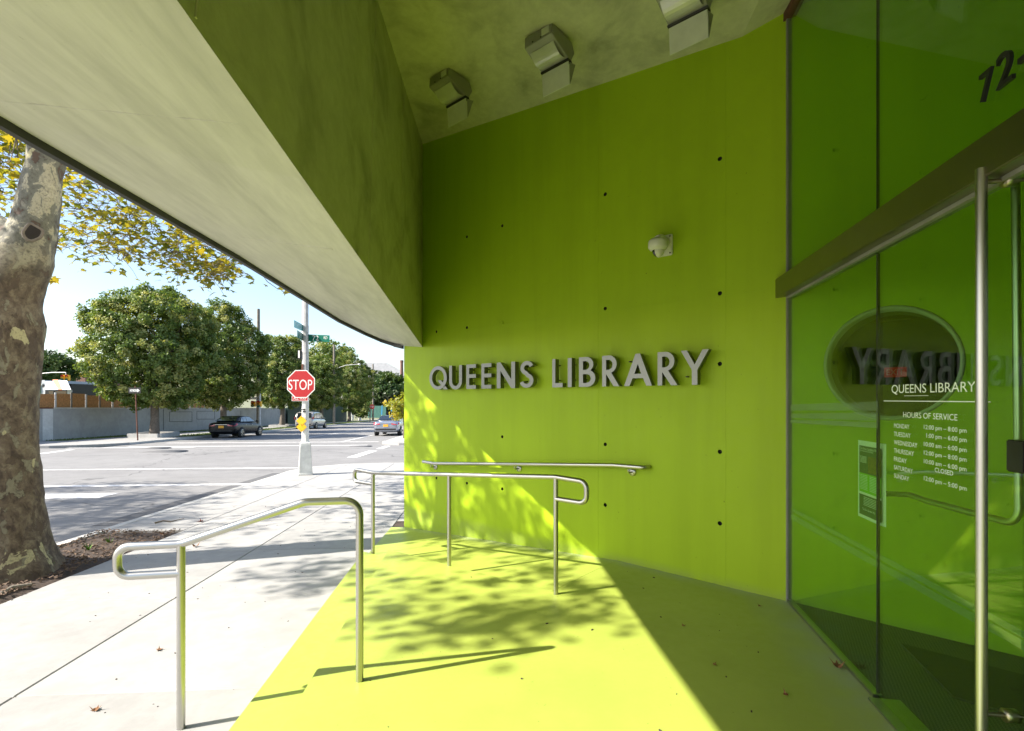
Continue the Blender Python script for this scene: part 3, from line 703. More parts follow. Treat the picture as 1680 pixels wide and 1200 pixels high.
# lettering on the door
def gtext(s, xl, xr, ybl, yt, name='lettering', ybr=None):
    a = gls(xl, ybl, .0075); b = gls(xr, ybl, .0075); top = gls(xl, yt, .0075)
    text_on(name, s, a, GV, UP, abs((b - a).dot(GV)), abs(top.z - a.z), M_letter, door, depth=0.0006)
gtext('QUEENS LIBRARY', 1463, 1601, 648, 632)
a, b = gls(1450, 658, .0075), gls(1625, 658, .0075); t0, t1 = g_t(a), g_t(b)
mb = MB(); gbox(mb, t0, t1, a.z - .002, a.z + .0015, .0068, .0078); mb.build('lettering_rule', M_letter, door)
a, b = gls(1483.5, 648.6, .0075), gls(1523, 648.6, .0075); mb = MB(); gbox(mb, g_t(a), g_t(b), a.z - .004, a.z - .0022, .0068, .0078); mb.build('lettering_rule', M_letter, door)
gtext('HOURS OF SERVICE', 1482, 1571, 685, 676)
for i, (dname, hrs) in enumerate((('MONDAY', '12:00 pm – 8:00 pm'), ('TUESDAY', '1:00 pm – 6:00 pm'), ('WEDNESDAY', '10:00 am – 6:00 pm'), ('THURSDAY', '12:00 pm – 8:00 pm'), ('FRIDAY', '10:00 am – 6:00 pm'), ('SATURDAY', 'CLOSED'), ('SUNDAY', '12:00 pm – 5:00 pm'))):
    y = 702 + i * 13.6; xr = {'MONDAY': 1492, 'TUESDAY': 1494, 'WEDNESDAY': 1505, 'THURSDAY': 1499.5, 'FRIDAY': 1487.5, 'SATURDAY': 1497.5, 'SUNDAY': 1491.5}[dname]
    gtext(dname, 1467, xr, y, y - 7.2)
    x0, x1 = (1534, 1564) if hrs == 'CLOSED' else ((1520, 1586) if hrs[1] == ':' else (1516, 1586))
    yb = 704.5 + i * 14.0; gtext(hrs, x0, x1, yb + (1.8 if hrs != 'CLOSED' else 0), yb - 7.4)
# address numerals over the header
addr = thing('address_numerals', gls(1630, 130), 'dark metal street number 72 standing on the glass above the door header', 'numerals')
for ch, xl, xr, yb, yt in (('7', 1612, 1632, 172, 117), ('2', 1640, 1667, 149, 87), ('-', 1676, 1690, 106, 97)):
    a = gls(xl, yb, .012); b = gls(xr, yb, .012); c = gls((xl + xr) / 2, yt, .012)
    text_on('numeral', ch, a, GV, UP, (b - a).dot(GV), abs(gls(xl, yt + (8 if ch != '-' else 0), .012).z - a.z), M_dark, addr, depth=0.012)
# poster inside the side pane
po = gls(1408, 722, -.016); tA = g_t(po); tB = g_t(gls(1450, 722, -.016)); zA = po.z; zB = gls(1408, 846, -.016).z
poster = thing('poster', gp(tA, zB, -.016), 'paper notice with dark and bright green blocks taped inside the glass', 'poster')
mb = MB(); nx = 8
for k in range(nx):
    f0, f1 = k / nx, (k + 1) / nx; cu = lambda f: -.016 - .02 * max(0, f - .75) ** 2 * 8
    mb.quad(gp(tA + (tB - tA) * f0, zB, cu(f0)), gp(tA + (tB - tA) * f1, zB, cu(f1)), gp(tA + (tB - tA) * f1, zA, cu(f1)), gp(tA + (tB - tA) * f0, zA, cu(f0)))
mb.build('sheet', simple('poster_paper', (.72, .78, .76), .7, var=.03), poster, recalc=False)
def pr(u0, u1, v0, v1, mat, nm='print', dz=.0015):
    gx = lambda u: tA + (tB - tA) * u; gy = lambda v: zA + (zB - zA) * v
    MB().quad(gp(gx(u0), gy(v1), -.016 + dz), gp(gx(u1), gy(v1), -.016 + dz), gp(gx(u1), gy(v0), -.016 + dz), gp(gx(u0), gy(v0), -.016 + dz)).build(nm, mat, poster, recalc=False)
M_pd = simple('print_dark_green', (.02, .06, .05), .6, var=.05); M_pl = simple('print_lime', (.16, .50, .02), .6, var=.05); M_pt = simple('print_white', (.6, .68, .65), .6); M_pb = simple('print_brown', (.10, .07, .02), .6, var=.6, scale=60)
pr(.06, .93, .065, .42, M_pd); pr(.06, .93, .42, .665, M_pl); pr(.06, .93, .695, .96, M_pd)
pr(.42, .93, .19, .40, M_pb, 'photo_print', .002)
a = gp(tA + (tB - tA) * .1, zA + (zB - zA) * .115, -.013); text_on('print_title', 'The Kew Gardens Hills', a, GV, UP, (tB - tA) * .72, .014, M_pt, poster)
a = gp(tA + (tB - tA) * .1, zA + (zB - zA) * .145, -.013); text_on('print_title', 'Community Library', a, GV, UP, (tB - tA) * .55, .011, M_pt, poster)
a = gp(tA + (tB - tA) * .22, zA + (zB - zA) * .89, -.013); text_on('print_title', 'The Kew Gardens Hills', a, GV, UP, (tB - tA) * .5, .011, M_pt, poster)
for v in (.2, .215, .23, .245, .26, .275): pr(.1, .36, v, v + .006, M_pt, 'print_line', .002)
for v in [.44 + .02 * k for k in range(10)]: pr(.1, .40, v, v + .007, M_pt, 'print_line', .002); pr(.48, .86, v, v + .007, M_pt, 'print_line', .002)
for v in [.72 + .02 * k for k in range(6)]: pr(.24, .74, v, v + .006, M_pt, 'print_line', .002)

# vestibule behind the glass
mb = MB(); vz = ZP + .002
VW = wallp(WL - .3, 0, 0)
mb.quad(gp(0.0, vz, -.02), gp(END, vz, -.02), gp(END, vz, -.02) + W * 4.5, wallp(WL - .2, vz, 0))
def weave():
    m, t, b = new_mat('entrance_matting'); p = mapping(t, pos(t), (1, 1, 1), (0, 0, math.atan2(GV.y, GV.x)))
    ck = nd(t, 'ShaderNodeTexChecker'); ck.inputs['Scale'].default_value = 90; t.links.new(p, ck.inputs['Vector'])
    t.links.new(mixc(t, ck.outputs['Fac'], (0.05, 0.06, 0.035), (0.11, 0.12, 0.08)), b.inputs['Base Color']); b.inputs['Roughness'].default_value = .9
    bump(t, b, ck.outputs['Fac'], .4, .004); return m
tag(mb.build('vestibule_floor', weave(), recalc=False), kind='structure')
mm = thing('door_mat', gls(1560, 1090, -.3), 'dark rectangular door mat on the vestibule floor behind the glass', 'mat')
q = [lvl(1478, 1059, vz), lvl(1564, 1146, vz), lvl(1800, 1150, vz), lvl(1760, 1062, vz)]
q = [q[0], q[1], q[1] + (W * 1.6), q[0] + (W * 1.6)]
mb = MB(); mb.prism(q, (0, 0, .012)); mb.build('mat_pile', simple('mat_black', (.022, .024, .02), .95, var=.3, scale=40, bmp=.5), mm)
mb = MB(); E2 = gp(END, 0, -.02)
mb.quad(E2 + UP * vz, E2 + W * 5 + UP * vz, E2 + W * 5 + UP * 5.5, E2 + UP * 5.5)
VB = wallp(WL - .3, 0, 0); mb.quad(VB + UP * vz, E2 + W * 4.6 + UP * vz, E2 + W * 4.6 + UP * 5.5, VB + UP * 5.5)
tag(mb.build('vestibule_walls', simple('interior_plaster', (.25, .26, .22), .8, var=.08), recalc=False), kind='structure')

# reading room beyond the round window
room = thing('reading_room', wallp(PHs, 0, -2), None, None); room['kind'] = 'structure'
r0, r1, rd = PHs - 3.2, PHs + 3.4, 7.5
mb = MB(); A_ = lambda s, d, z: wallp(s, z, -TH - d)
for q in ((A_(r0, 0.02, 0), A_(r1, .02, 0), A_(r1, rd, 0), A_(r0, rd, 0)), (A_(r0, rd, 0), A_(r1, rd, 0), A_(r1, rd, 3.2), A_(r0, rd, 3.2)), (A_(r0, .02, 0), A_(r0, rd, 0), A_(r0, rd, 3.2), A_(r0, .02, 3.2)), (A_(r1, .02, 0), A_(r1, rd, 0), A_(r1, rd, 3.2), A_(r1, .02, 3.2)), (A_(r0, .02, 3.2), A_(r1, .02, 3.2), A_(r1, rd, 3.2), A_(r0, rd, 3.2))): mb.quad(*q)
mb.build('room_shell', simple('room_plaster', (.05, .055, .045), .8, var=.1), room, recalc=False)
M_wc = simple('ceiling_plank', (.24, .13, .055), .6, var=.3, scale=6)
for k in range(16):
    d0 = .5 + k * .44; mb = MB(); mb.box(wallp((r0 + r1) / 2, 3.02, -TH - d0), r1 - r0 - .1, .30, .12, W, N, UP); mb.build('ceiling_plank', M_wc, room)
for k in range(4):
    mb = MB(); mb.box(wallp(r0 + 1.0 + 1.5 * k, 0.9, -TH - 5.2), 1.1, .35, 1.7, W, N, UP); mb.build('bookcase', simple('bookcase_wood', (.10, .07, .045), .6, var=.3, scale=12), room)
    mb = MB(); mb.lathe(wallp(r0 + 1.2 + 1.4 * k, 2.55, -TH - 3.2), [(.001, 0), (.16, 0), (.16, .03), (.001, .03)], 16); mb.build('ceiling_lamp', simple('lamp_glow', (.9, .8, .6), .5, emit=(1, .82, .55), es=3.0), room)
ex = thing('exit_sign', wallp(PHs + .15, 1.9, -TH - 3.4), 'red lit exit sign seen through the round window', 'exit sign')
exo = on_plane(1469, 611, WA - N * (TH + 3.4), N)
mb = MB(); mb.box(exo, .22, .05, .12, W, N, UP); mb.build('exit_box', simple('exit_red', (.5, .03, .015), .5, emit=(1, .06, .02), es=.10), ex)
text_on('lettering', 'EXIT', exo - W * .085 - UP * .035 + N * .0265, W, UP, .17, .07, M_letter, ex)

# ---------------------------------------------------------------- letters of the wall sign
def arc2(cx, cy, rx, ry, a0, a1, n=14):
    return [(cx + rx * math.cos(R(a0 + (a1 - a0) * i / n)), cy + ry * math.sin(R(a0 + (a1 - a0) * i / n))) for i in range(n + 1)]
T = .148
def glyph(c):
    """outlines in a box of cap height 1; returns (list of closed outlines)"""
    if c == 'L': return [[(0, 0), (.5, 0), (.5, T), (T, T), (T, 1), (0, 1)]]
    if c == 'I': return [[(0, 0), (T, 0), (T, 1), (0, 1)]]
    if c == 'E': return [[(0, 0), (.5, 0), (.5, T), (T, T), (T, .5 - T / 2 + .02), (.5, .5 - T / 2 + .02), (.5, .5 + T / 2 + .02), (T, .5 + T / 2 + .02), (T, 1 - T), (.5, 1 - T), (.5, 1), (0, 1)]]
    if c == 'N': return [[(0, 0), (T, 0), (T, .68), (.72 - T, 0), (.72, 0), (.72, 1), (.72 - T, 1), (.72 - T, .34), (T, 1.0), (0, 1)]]
    if c == 'A': return [[(0, 0), (.17, 0), (.27, .24), (.59, .24), (.69, 0), (.86, 0), (.50, 1), (.36, 1)], [(.325, .375), (.535, .375), (.43, .68)]]
    if c == 'Y': return [[(.345, 0), (.515, 0), (.515, .43), (.86, 1), (.67, 1), (.43, .585), (.19, 1), (0, 1), (.345, .43)]]
    if c == 'U': return [[(0, 1), (0, .34)] + arc2(.33, .33, .33, .34, 180, 360, 18) + [(.66, 1), (.66 - T, 1), (.66 - T, .34)] + arc2(.33, .33, .33 - T, .34 - T, 0, -180, 18) + [(T, 1)]]
    if c == 'B': return [[(0, 0), (.30, 0)] + arc2(.30, .285, .29, .285, -90, 62, 14) + arc2(.25, .75, .27, .25, -52, 90, 12) + [(0, 1)],
                         [(T, T - .02), (.27, T - .02)] + arc2(.27, .28, .16, .145, -90, 90, 10) + [(T, .425)], [(T, .57)] + [(.24, .57)] + arc2(.24, .715, .14, .145, -90, 90, 10) + [(T, .86)]]
    if c == 'R': return [[(0, 0), (T, 0), (T, .40), (.43, 0), (.63, 0), (.34, .44)] + arc2(.25, .715, .285, .285, -68, 90, 14) + [(0, 1)], [(T, .54), (.24, .54)] + arc2(.24, .70, .145, .16, -90, 90, 12) + [(T, .86)]]
    if c == 'Q': return [arc2(.45, .5, .46, .51, 0, 360, 40)[:-1], arc2(.45, .5, .46 - T, .51 - T, 0, 360, 36)[:-1]]
    if c == 'S':
        ctr = arc2(.27, .735, .19, .185, 20, 255, 16) + arc2(.25, .272, .205, .195, 72, -165, 18)
        L_, Rr = [], []
        for i, p in enumerate(ctr):
            a = ctr[max(0, i - 1)]; b = ctr[min(len(ctr) - 1, i + 1)]; dx, dy = b[0] - a[0], b[1] - a[1]; l = math.hypot(dx, dy)
            L_.append((p[0] - dy / l * T / 2, p[1] + dx / l * T / 2)); Rr.append((p[0] + dy / l * T / 2, p[1] - dx / l * T / 2))
        return [L_ + Rr[::-1]]
QT = [[(.42, .40), (.60, .40), (.94, 0), (.74, 0)]]
def fill(outl, depth):
    cu = bpy.data.curves.new('g', 'CURVE'); cu.dimensions = '2D'; cu.fill_mode = 'BOTH'; cu.extrude = depth / 2
    for o in outl:
        sp = cu.splines.new('POLY'); sp.points.add(len(o) - 1); sp.use_cyclic_u = True
        for i, p in enumerate(o): sp.points[i].co = (p[0], p[1], 0, 1)
    ob = bpy.data.objects.new('g', cu); col.objects.link(ob)
    dg = bpy.context.evaluated_depsgraph_get(); me = bpy.data.meshes.new_from_object(ob.evaluated_get(dg)); bpy.data.objects.remove(ob); bpy.data.curves.remove(cu)
    return [v.co.copy() for v in me.vertices], [tuple(p.vertices) for p in me.polygons]
FO = 0.105; LD = 0.06
sign = thing('library_sign', wallp(1.8, 1.6, .08), 'brushed metal letters reading QUEENS LIBRARY standing off the green wall', 'sign')
zb_ = on_plane(915, 635.5, WA + N * FO, N).z; zt2 = on_plane(915, 588.5, WA + N * FO, N).z; zY0 = on_plane(1140, 632, WA + N * FO, N).z; zY1 = on_plane(1140, 575, WA + N * FO, N).z
ZB = (zb_ + zY0) / 2; CAPH = ((zt2 - zb_) + (zY1 - zY0)) / 2
for ch, xl, xr in (('Q', 704.3, 733.0), ('U', 736.9, 757.9), ('E', 765, 780.7), ('E', 789.7, 806), ('N', 815, 845), ('S', 852.9, 875), ('L', 906, 923), ('I', 931.4, 937.9), ('B', 949.8, 976.6), ('R', 987.9, 1015.9), ('A', 1023.9, 1069.5), ('R', 1078.8, 1111.4), ('Y', 1117, 1162.9)):
    p0 = on_plane(xl, 600, WA + N * FO, N); p1 = on_plane(xr, 600, WA + N * FO, N); s0, s1 = wall_s(p0), wall_s(p1)
    sets = [glyph(ch)] + ([QT] if ch == 'Q' else [])
    xs_ = [p[0] for o in sets[0] for p in o]; x0, x1 = min(xs_), max(xs_)
    mb = MB()
    for gi, g in enumerate(sets):
        vs, fs = fill(g, 1.0)
        mb.add([wallp(s0 + (v.x - x0) / (x1 - x0) * (s1 - s0), ZB + v.y * CAPH, FO - (0.0025 if gi else 0) - LD / 2 + v.z * (LD - (0.004 if gi else 0))) for v in vs], fs)
    letter = mb.build('letter', M_steel_d, sign)
    for zz in (.25, .78):
        sx = s0 + .02; MB().tube([wallp(sx, ZB + zz * CAPH, -.002), wallp(sx, ZB + zz * CAPH, FO - LD + .004)], .006, 8).build('stud', M_dark, letter)

# ---------------------------------------------------------------- handrails
def rail_post(mb, base, top): mb.tube([base, top], .0205, 16)
RR = .0195
# wall rail
o_ = .075
wr = thing('wall_handrail', wallp(1.9, .9, o_), 'stainless handrail on three brackets fixed to the green wall', 'handrail')
q = [on_plane(x, y, WA + N * o_, N) for x, y in ((694, 757.5), (712, 760.5), (1007, 763.5), (1052, 767))]
e1 = q[-1] + W * .06; pts = filleted([q[0] + (q[0] - q[1]).normalized() * .0, q[1], q[2], q[3] + W * .02, q[3] + W * .04 - N * (o_ - .01)], {1: .3, 2: .3, 3: .04})
MB().tube(pts, RR, 16).build('rail', M_steel, wr)
for x, y in ((713, 766), (850, 769), (1036, 774.5)):
    p = on_plane(x + 2, y, WA, N); mb = MB(); mb.lathe(p, [(.0001, .012), (.032, .012), (.036, .004), (.036, -.001)], 20, N); 
    top = Vector((p.x, p.y, p.z + .03)) + N * o_; mb.tube(filleted([p + N * .01, p + N * (o_) - W * .0, top], {1: .02}), .0075, 10); mb.build('bracket', M_steel, wr)
# rear rail along the ramp
B1 = lvl(612, 907, ZT); B2 = lvl(737, 928, ZP); B3 = lvl(912, 975, ZP)
dep = lambda p: (p - CAM).dot(fwd)
def above(p, y): return Vector((p.x, p.y, CZ + (HY - y) / F * dep(p)))
t1, t2, t3 = above(B1, 776), above(B2, 779), above(B3, 783)
rr = thing('ramp_handrail', B2, 'stainless handrail with three posts and looped ends along the ramp', 'handrail')
dL = (t1 - t3); dL.z = 0; dL.normalize(); 
endL = t1 + dL * .30; endL.z = t1.z + .012
loL = endL - UP * .125; loP = Vector((B1.x, B1.y, loL.z))
endR = t3 - dL * .26; endR.z = t3.z - .012; loR = endR - UP * .155; loRp = Vector((B3.x, B3.y, loR.z + .004))
pts = filleted([loP, loL, endL, t1, t2, t3, endR, loR, loRp], {1: .05, 2: .05, 3: .2, 5: .2, 6: .055, 7: .055}, 6)
MB().tube(pts, RR, 16).build('rail', M_steel, rr)
for b_, t_ in ((B1, t1), (B2, t2), (B3, t3)): MB().tube([b_ - UP * .03, t_], .018, 16).build('post', M_steel, rr)
# front rail down the step
F1 = lvl(590, 1117, ZP); F0 = gnd(297, 1195)
tF1 = above(F1, 826); tF0 = above(F0, 893)
fr = thing('step_handrail', F1, 'stainless handrail sloping from the platform step to the sidewalk, looped end', 'handrail')
k1 = on_plane(500, 824, F1 + Vector((0, 0, 0)), (Vector((F1.y - F0.y, F0.x - F1.x, 0))).normalized())
dF = (F0 - F1); dF.z = 0; dF.normalize()
eF = tF0 + dF * .28; lF = eF - UP * .143; lP = Vector((F0.x, F0.y, lF.z))
pts = filleted([F1 - UP * .03, Vector((F1.x, F1.y, k1.z)), k1, tF0, eF, lF, lP], {1: .075, 2: .12, 3: .12, 4: .055, 5: .055}, 8)
MB().tube(pts, RR, 20).build('rail', M_steel, fr)
MB().tube([F0 - UP * .05, tF0 - UP * .005], .019, 20).build('post', M_steel, fr)

# ---------------------------------------------------------------- ceiling floodlights
def flood(p, label):
    root = thing('floodlight', p, label, 'floodlight', 'floodlights under the entrance ceiling')
    u, v = W, N
    def L(a, b, c): return p + u * a + v * b + UP * c
    hw = .135
    def ext(prof, mat, nm, w0=-hw, w1=hw, bev=.003):
        mb = MB(); mb.prism([L(w0, b, c) for b, c in prof], u * (w1 - w0)); return mb.build(nm, mat, root, bevel=bev)
    MB().box(L(0, .0, -.035), .16, .16, .06, u, v, UP).build('mounting_box', M_lum, root, bevel=.006)
    h = ext([(.15, -.02), (.155, -.105), (.135, -.115), (.02, -.165), (-.085, -.205), (-.135, -.12), (-.10, -.05)], M_lum, 'housing')
    MB().box(L(.07, .1545, -.06), .07, .004, .05, u, v, UP).build('rating_label', simple('label_paper', (.55, .56, .5), .6), h)
    mb = MB(); pr_ = [(.11 - .15 * k / 8, -.132 - .055 * (k / 8) - .035 * math.sin(math.pi * k / 8)) for k in range(9)]
    for a_, b_ in zip(pr_, pr_[1:]): mb.add([L(-.115, *a_), L(.115, *a_), L(.115, *b_), L(-.115, *b_)], [(0, 1, 2, 3)], True)
    mb.build('lens', M_lens, root, recalc=False)
    ext([(-.045, -.196), (-.052, -.206), (-.096, -.211), (-.09, -.198)], M_dark, 'hinge_bar', -hw - .003, hw + .003, 0)
    ext([(-.062, -.213), (-.056, -.213), (-.072, -.385), (-.078, -.385)], M_visor, 'visor', -hw + .004, hw - .004, 0)
    mb = MB()
    for s_ in (-hw + .002, hw - .006): mb.prism([L(s_, -.074, -.214), L(s_, -.080, -.384), L(s_, -.150, -.2)], u * .004)
    mb.build('visor_cheek', M_lum, root)
    for s_ in (-.05, .03): MB().lathe(L(s_, .156, -.09), [(.0001, .004), (.006, .004), (.006, 0)], 8, v).build('screw', M_dark, h)
    return root
for (x, y, lb) in ((741, 128, 'dim grey floodlight nearest the overhang beam in the ceiling corner'), (903, 62, 'grey floodlight in the middle of the ceiling row, white label on its side'), (1122, -30, 'brightest floodlight cut by the top edge above the wall camera')):
    p = on_plane(x, y, P1, cn); flood(p, lb)

# ---------------------------------------------------------------- dome camera
pc = on_plane(1093, 404, WA, N)
dc = thing('dome_camera', pc, 'pale grey dome security camera on a bracket on the green wall', 'camera')
mb = MB(); mb.box(wallp(wall_s(pc), pc.z, .012), .125, .022, .175, W, N, UP); plate = mb.build('wall_plate', M_camera, dc, bevel=.006)
for a, b in ((-1, -1), (1, -1), (-1, 1), (1, 1)): MB().lathe(wallp(wall_s(pc) + a * .045, pc.z + b * .07, .0235), [(.0001, .002), (.007, .002), (.007, 0)], 10, N).build('screw', M_dark, plate)
hc = wallp(wall_s(pc) - .0, pc.z - .005, .15)
MB().tube(filleted([wallp(wall_s(pc), pc.z + .02, .02), wallp(wall_s(pc), pc.z + .035, .10), hc + UP * .02], {1: .05}), [.045] + [.042] * 7 + [.04], 16).build('arm', M_camera, dc)
MB().lathe(hc, [(.0001, .035), (.05, .033), (.074, .015), (.078, .0), (.078, -.042), (.074, -.046), (.070, -.047), (.066, -.058), (.045, -.066), (.0001, -.068)], 28).build('housing', M_camera, dc)
MB().lathe(hc - UP * .062, [(.048, 0)] + [(.048 * math.cos(R(a)), -.056 * math.sin(R(a))) for a in range(10, 91, 10)], 24).build('dome', simple('dome_glass', (.01, .012, .01), .08, coat=1), dc)
sh = MB(); nn_ = 12
for k in range(nn_):
    for j in range(6):
        q = []
        for dk, dj in ((0, 0), (1, 0), (1, 1), (0, 1)):
            a = R(-95 + 185 * (k + dk) / nn_) + math.atan2(W.y, W.x); e = R(15 * (j + dj)); q.append(hc - UP * .062 + Vector((math.cos(a) * math.cos(e) * .052, math.sin(a) * math.cos(e) * .052, -.060 * math.sin(e))))
        sh.add(q, [(0, 1, 2, 3)], True)
sh.build('dome_shroud', M_camera, dc, recalc=False)

# ================================================================== STREET FURNITURE
pb = gnd(501, 779); PD = dep(pb)
sp = thing('street_sign_pole', pb, 'white octagonal pole with stop sign, street name blades and yellow diamonds at the corner', 'sign pole')
def oct_loft(mb, c, secs, n=8, rot=22.5):
    vs = []
    for (r, h) in secs: vs += [c + Vector((r * math.cos(R(rot + 360 * k / n)), r * math.sin(R(rot + 360 * k / n)), h)) for k in range(n)]
    m = len(secs); fs = [(i * n + k, i * n + (k + 1) % n, (i + 1) * n + (k + 1) % n, (i + 1) * n + k) for i in range(m - 1) for k in range(n)] + [tuple(range(n))[::-1], tuple(range((m - 1) * n, m * n))]
    mb.add(vs, fs)
mb = MB(); oct_loft(mb, pb, [(.24, 0), (.24, .04), (.225, .06), (.175, .74), (.16, .80), (.09, .83)], 4, 45 + 20); mb.build('base', M_polew, sp, bevel=.01)
mb = MB(); oct_loft(mb, pb, [(.082, .8), (.078, 2.4), (.066, 7.5)], 8); mb.build('pole', M_pole, sp)
mb = MB(); oct_loft(mb, pb, [(.0835, .82), (.081, 1.9)], 8); mb.build('white_paint_coat', M_polew, sp)
def pz(y): return CZ + (HY - y) / F * PD
def px_m(n): return n / F * PD
SF = pb - fwd * .105                                     # plane of the signs, in front of the pole
def sgn(x, y, off=0.0): return Vector((pb.x, pb.y, 0)) - fwd * (.10 + off) + rgt * ((x - CX) / F * PD - (pb - CAM).dot(rgt)) + UP * pz(y)
c = sgn(496.5, 630.5)
def ngon(mb, c, r, n, rot, th, ax=-fwd):
    pts = [c + rgt * (r * math.cos(R(rot + 360 * k / n))) + UP * (r * math.sin(R(rot + 360 * k / n))) for k in range(n)]; mb.prism(pts, ax * th)
rS = px_m(22.6) / math.cos(R(22.5))
mb = MB(); ngon(mb, c, rS, 8, 22.5, .004); st = mb.build('stop_sign', M_white, sp)
mb = MB(); ngon(mb, c - fwd * .0042, rS * .935, 8, 22.5, .001); mb.build('stop_sign_face', M_red, st)
text_on('stop_lettering', 'STOP', sgn(476.5, 640, .006), rgt, UP, px_m(38.5), px_m(16.5), M_white, st, .0008)
mb = MB(); mb.box(sgn(494.8, 654, .0), px_m(26.5), .004, px_m(8.6), rgt, fwd, UP); aw = mb.build('all_way_plate', M_white, sp)
mb = MB(); mb.box(sgn(494.8, 654, .003), px_m(25), .001, px_m(7.2), rgt, fwd, UP); mb.build('plate_face', M_red, aw)
text_on('plate_lettering', 'ALL WAY', sgn(484.3, 656.3, .0042), rgt, UP, px_m(21.5), px_m(4.7), M_white, aw, .0008)
for yy, of in ((690.5, .004), (700.5, 0.0)):
    c = sgn(497.3, yy, of); mb = MB(); s_ = px_m(8.6)
    mb.prism([c + rgt * s_, c + UP * s_, c - rgt * s_, c - UP * s_], -fwd * .003); dm = mb.build('yellow_diamond', M_yellow, sp, bevel=.0)
    for sg in (-1, 1): MB().lathe(c + UP * (sg * s_ * .72) - fwd * .003, [(.0001, .003), (.01, .003), (.01, 0)], 8, -fwd).build('bolt', M_rust, dm)
# street name blades
bl = at(506, 555, PD); 
def blade(name, x0, y0, x1, y1, h0, h1, d1, txt, mat, sub=None, d0=None):
    a0 = at(x0, y0, d0 or PD); a1 = at(x1, y1, d1); b1 = at(x1, y1 - h1, d1); b0 = at(x0, y0 - h0, d0 or PD)
    u = (a1 - a0).normalized(); nrm = u.cross(UP).normalized()
    if nrm.dot(CAM - a0) < 0: nrm = -nrm
    mb = MB(); mb.prism([a0, a1, b1, b0], nrm * -.006); o = mb.build(name, mat, sp)
    hgt = (b0 - a0).length; wid = (a1 - a0).length; uu = u if u.dot(rgt) > 0 else -u; org = a0 if u.dot(rgt) > 0 else a1
    upv = UP
    for (s, fx0, fx1, fy0, fy1) in txt: text_on('blade_lettering', s, org + uu * wid * fx0 + upv * hgt * fy0 + nrm * .001, uu, upv, wid * (fx1 - fx0), hgt * (fy1 - fy0), M_white, o, .001)
    return o
blade('street_name_blade', 505.5, 560.2, 540.6, 561.6, 11.3, 11.1, PD * .995, [('72', .2, .5, .16, .86), ('RD', .73, .9, .42, .8)], M_green)
blade('street_name_blade', 496.8, 543.5, 483, 537.5, 10.3, 11.9, PD * .87, [('VLEIGH', .1, .72, .2, .8), ('PL', .8, .94, .5, .82)], M_teal)
blade('street_name_blade', 497, 559, 488, 554.3, 11, 12.2, PD * .92, [('ROY', .2, .7, .5, .85), ('WAY', .3, .7, .15, .4)], M_green)
for yy in (540, 553): 
    mb = MB(); oct_loft(mb, Vector((pb.x, pb.y, pz(yy))), [(.083, -.085), (.083, .085)], 8); mb.build('blade_bracket', M_pole, sp)
mb = MB(); c = sgn(492.7, 582, -.08); mb.box(c, px_m(4.4), .12, px_m(15), rgt, fwd, UP); cb = mb.build('signal_box', M_dark, sp, bevel=.01)
mb = MB(); mb.box(sgn(492.7, 582.0, -.018), px_m(2.6), .004, px_m(12), rgt, fwd, UP); mb.build('signal_box_face', M_white, cb)
mb = MB(); mb.box(sgn(498.2, 605, -.02), px_m(3.2), .01, px_m(14), rgt, fwd, UP); mb.build('rust_patch', M_rust, sp)
for (x, y, w_, h_, m_) in ((500.5, 672, 5.5, 2, M_black), (501, 675.5, 5.5, 2, M_black), (503, 728, 4.6, 3.0, M_dark), (503, 737, 4, 1.6, M_pd), (503, 733, 5.0, 13, M_white)):
    d_ = .0 if m_ is not M_white else -.003
    mb = MB(); mb.box(sgn(x, y, -.015 + d_), px_m(w_), .004, px_m(h_), rgt, fwd, UP); mb.build('sticker', m_, sp)

# one way sign on a rusty post
wb = col_at(226, -18.9); 
ow = thing('one_way_sign', wb, 'one way arrow sign on a leaning rusty post by the near round tree', 'sign')
dW = dep(wb); wt = at(222, 641, dW)
MB().tube([wb, wt + UP * .25], .035, 8).build('post', M_rust, ow)
c = wt - fwd * .05; pm = lambda n: n / F * dW
mb = MB(); mb.box(c, pm(20), .004, pm(9.5), rgt, fwd, UP); a_ = mb.build('sign_plate', M_black, ow)
def rel(x, y): return c - fwd * .003 + rgt * pm(x) - UP * pm(y)
MB().prism([rel(-7.9, -1.8), rel(4.6, -1.8), rel(4.6, -3), rel(8.2, 0), rel(4.6, 3), rel(4.6, 1.8), rel(-7.9, 1.8)][::-1], -fwd * .001).build('arrow', M_white, a_)
text_on('lettering', 'ONE WAY', rel(-7.8, 1.6) - fwd * .002, rgt, UP, pm(12.5), pm(3.2), M_black, a_, .001)

# utility poles
def upole(x, ytop, label, arm=False):
    b = col_at(x, -18.6); d = dep(b); h = CZ + (HY - ytop) / F * d - b.z
    r = thing('utility_pole', b, label, 'utility pole', 'wooden utility poles along the far kerb')
    MB().tube([b - UP * .05, b + UP * h], [.17, .12], 10).build('shaft', M_wood, r)
    MB().tube([b + UP * (h + .001), b + UP * (h + .05)], [.12, .09], 10).build('cap', M_dark, r)
    if arm:
        a0 = at(x, 606, d); a1 = at(x + 38, 598, d); a2 = at(x + 20, 599.5, d)
        MB().tube([a0, a2, a1], .035, 8).build('lamp_arm', M_pole, r)
        MB().lathe(a1 + rgt * .25, [(.0001, .1), (.14, .06), (.2, 0), (.15, -.07), (.0001, -.08)], 14).build('lamp_head', M_white, r)
    return r
upole(424, 508, 'tall bare wooden pole rising behind the black sedan'); upole(548, 566, 'wooden pole with a street lamp arm beside the minivan', True); upole(612, 598, 'farthest short looking wooden pole before the grey roof')

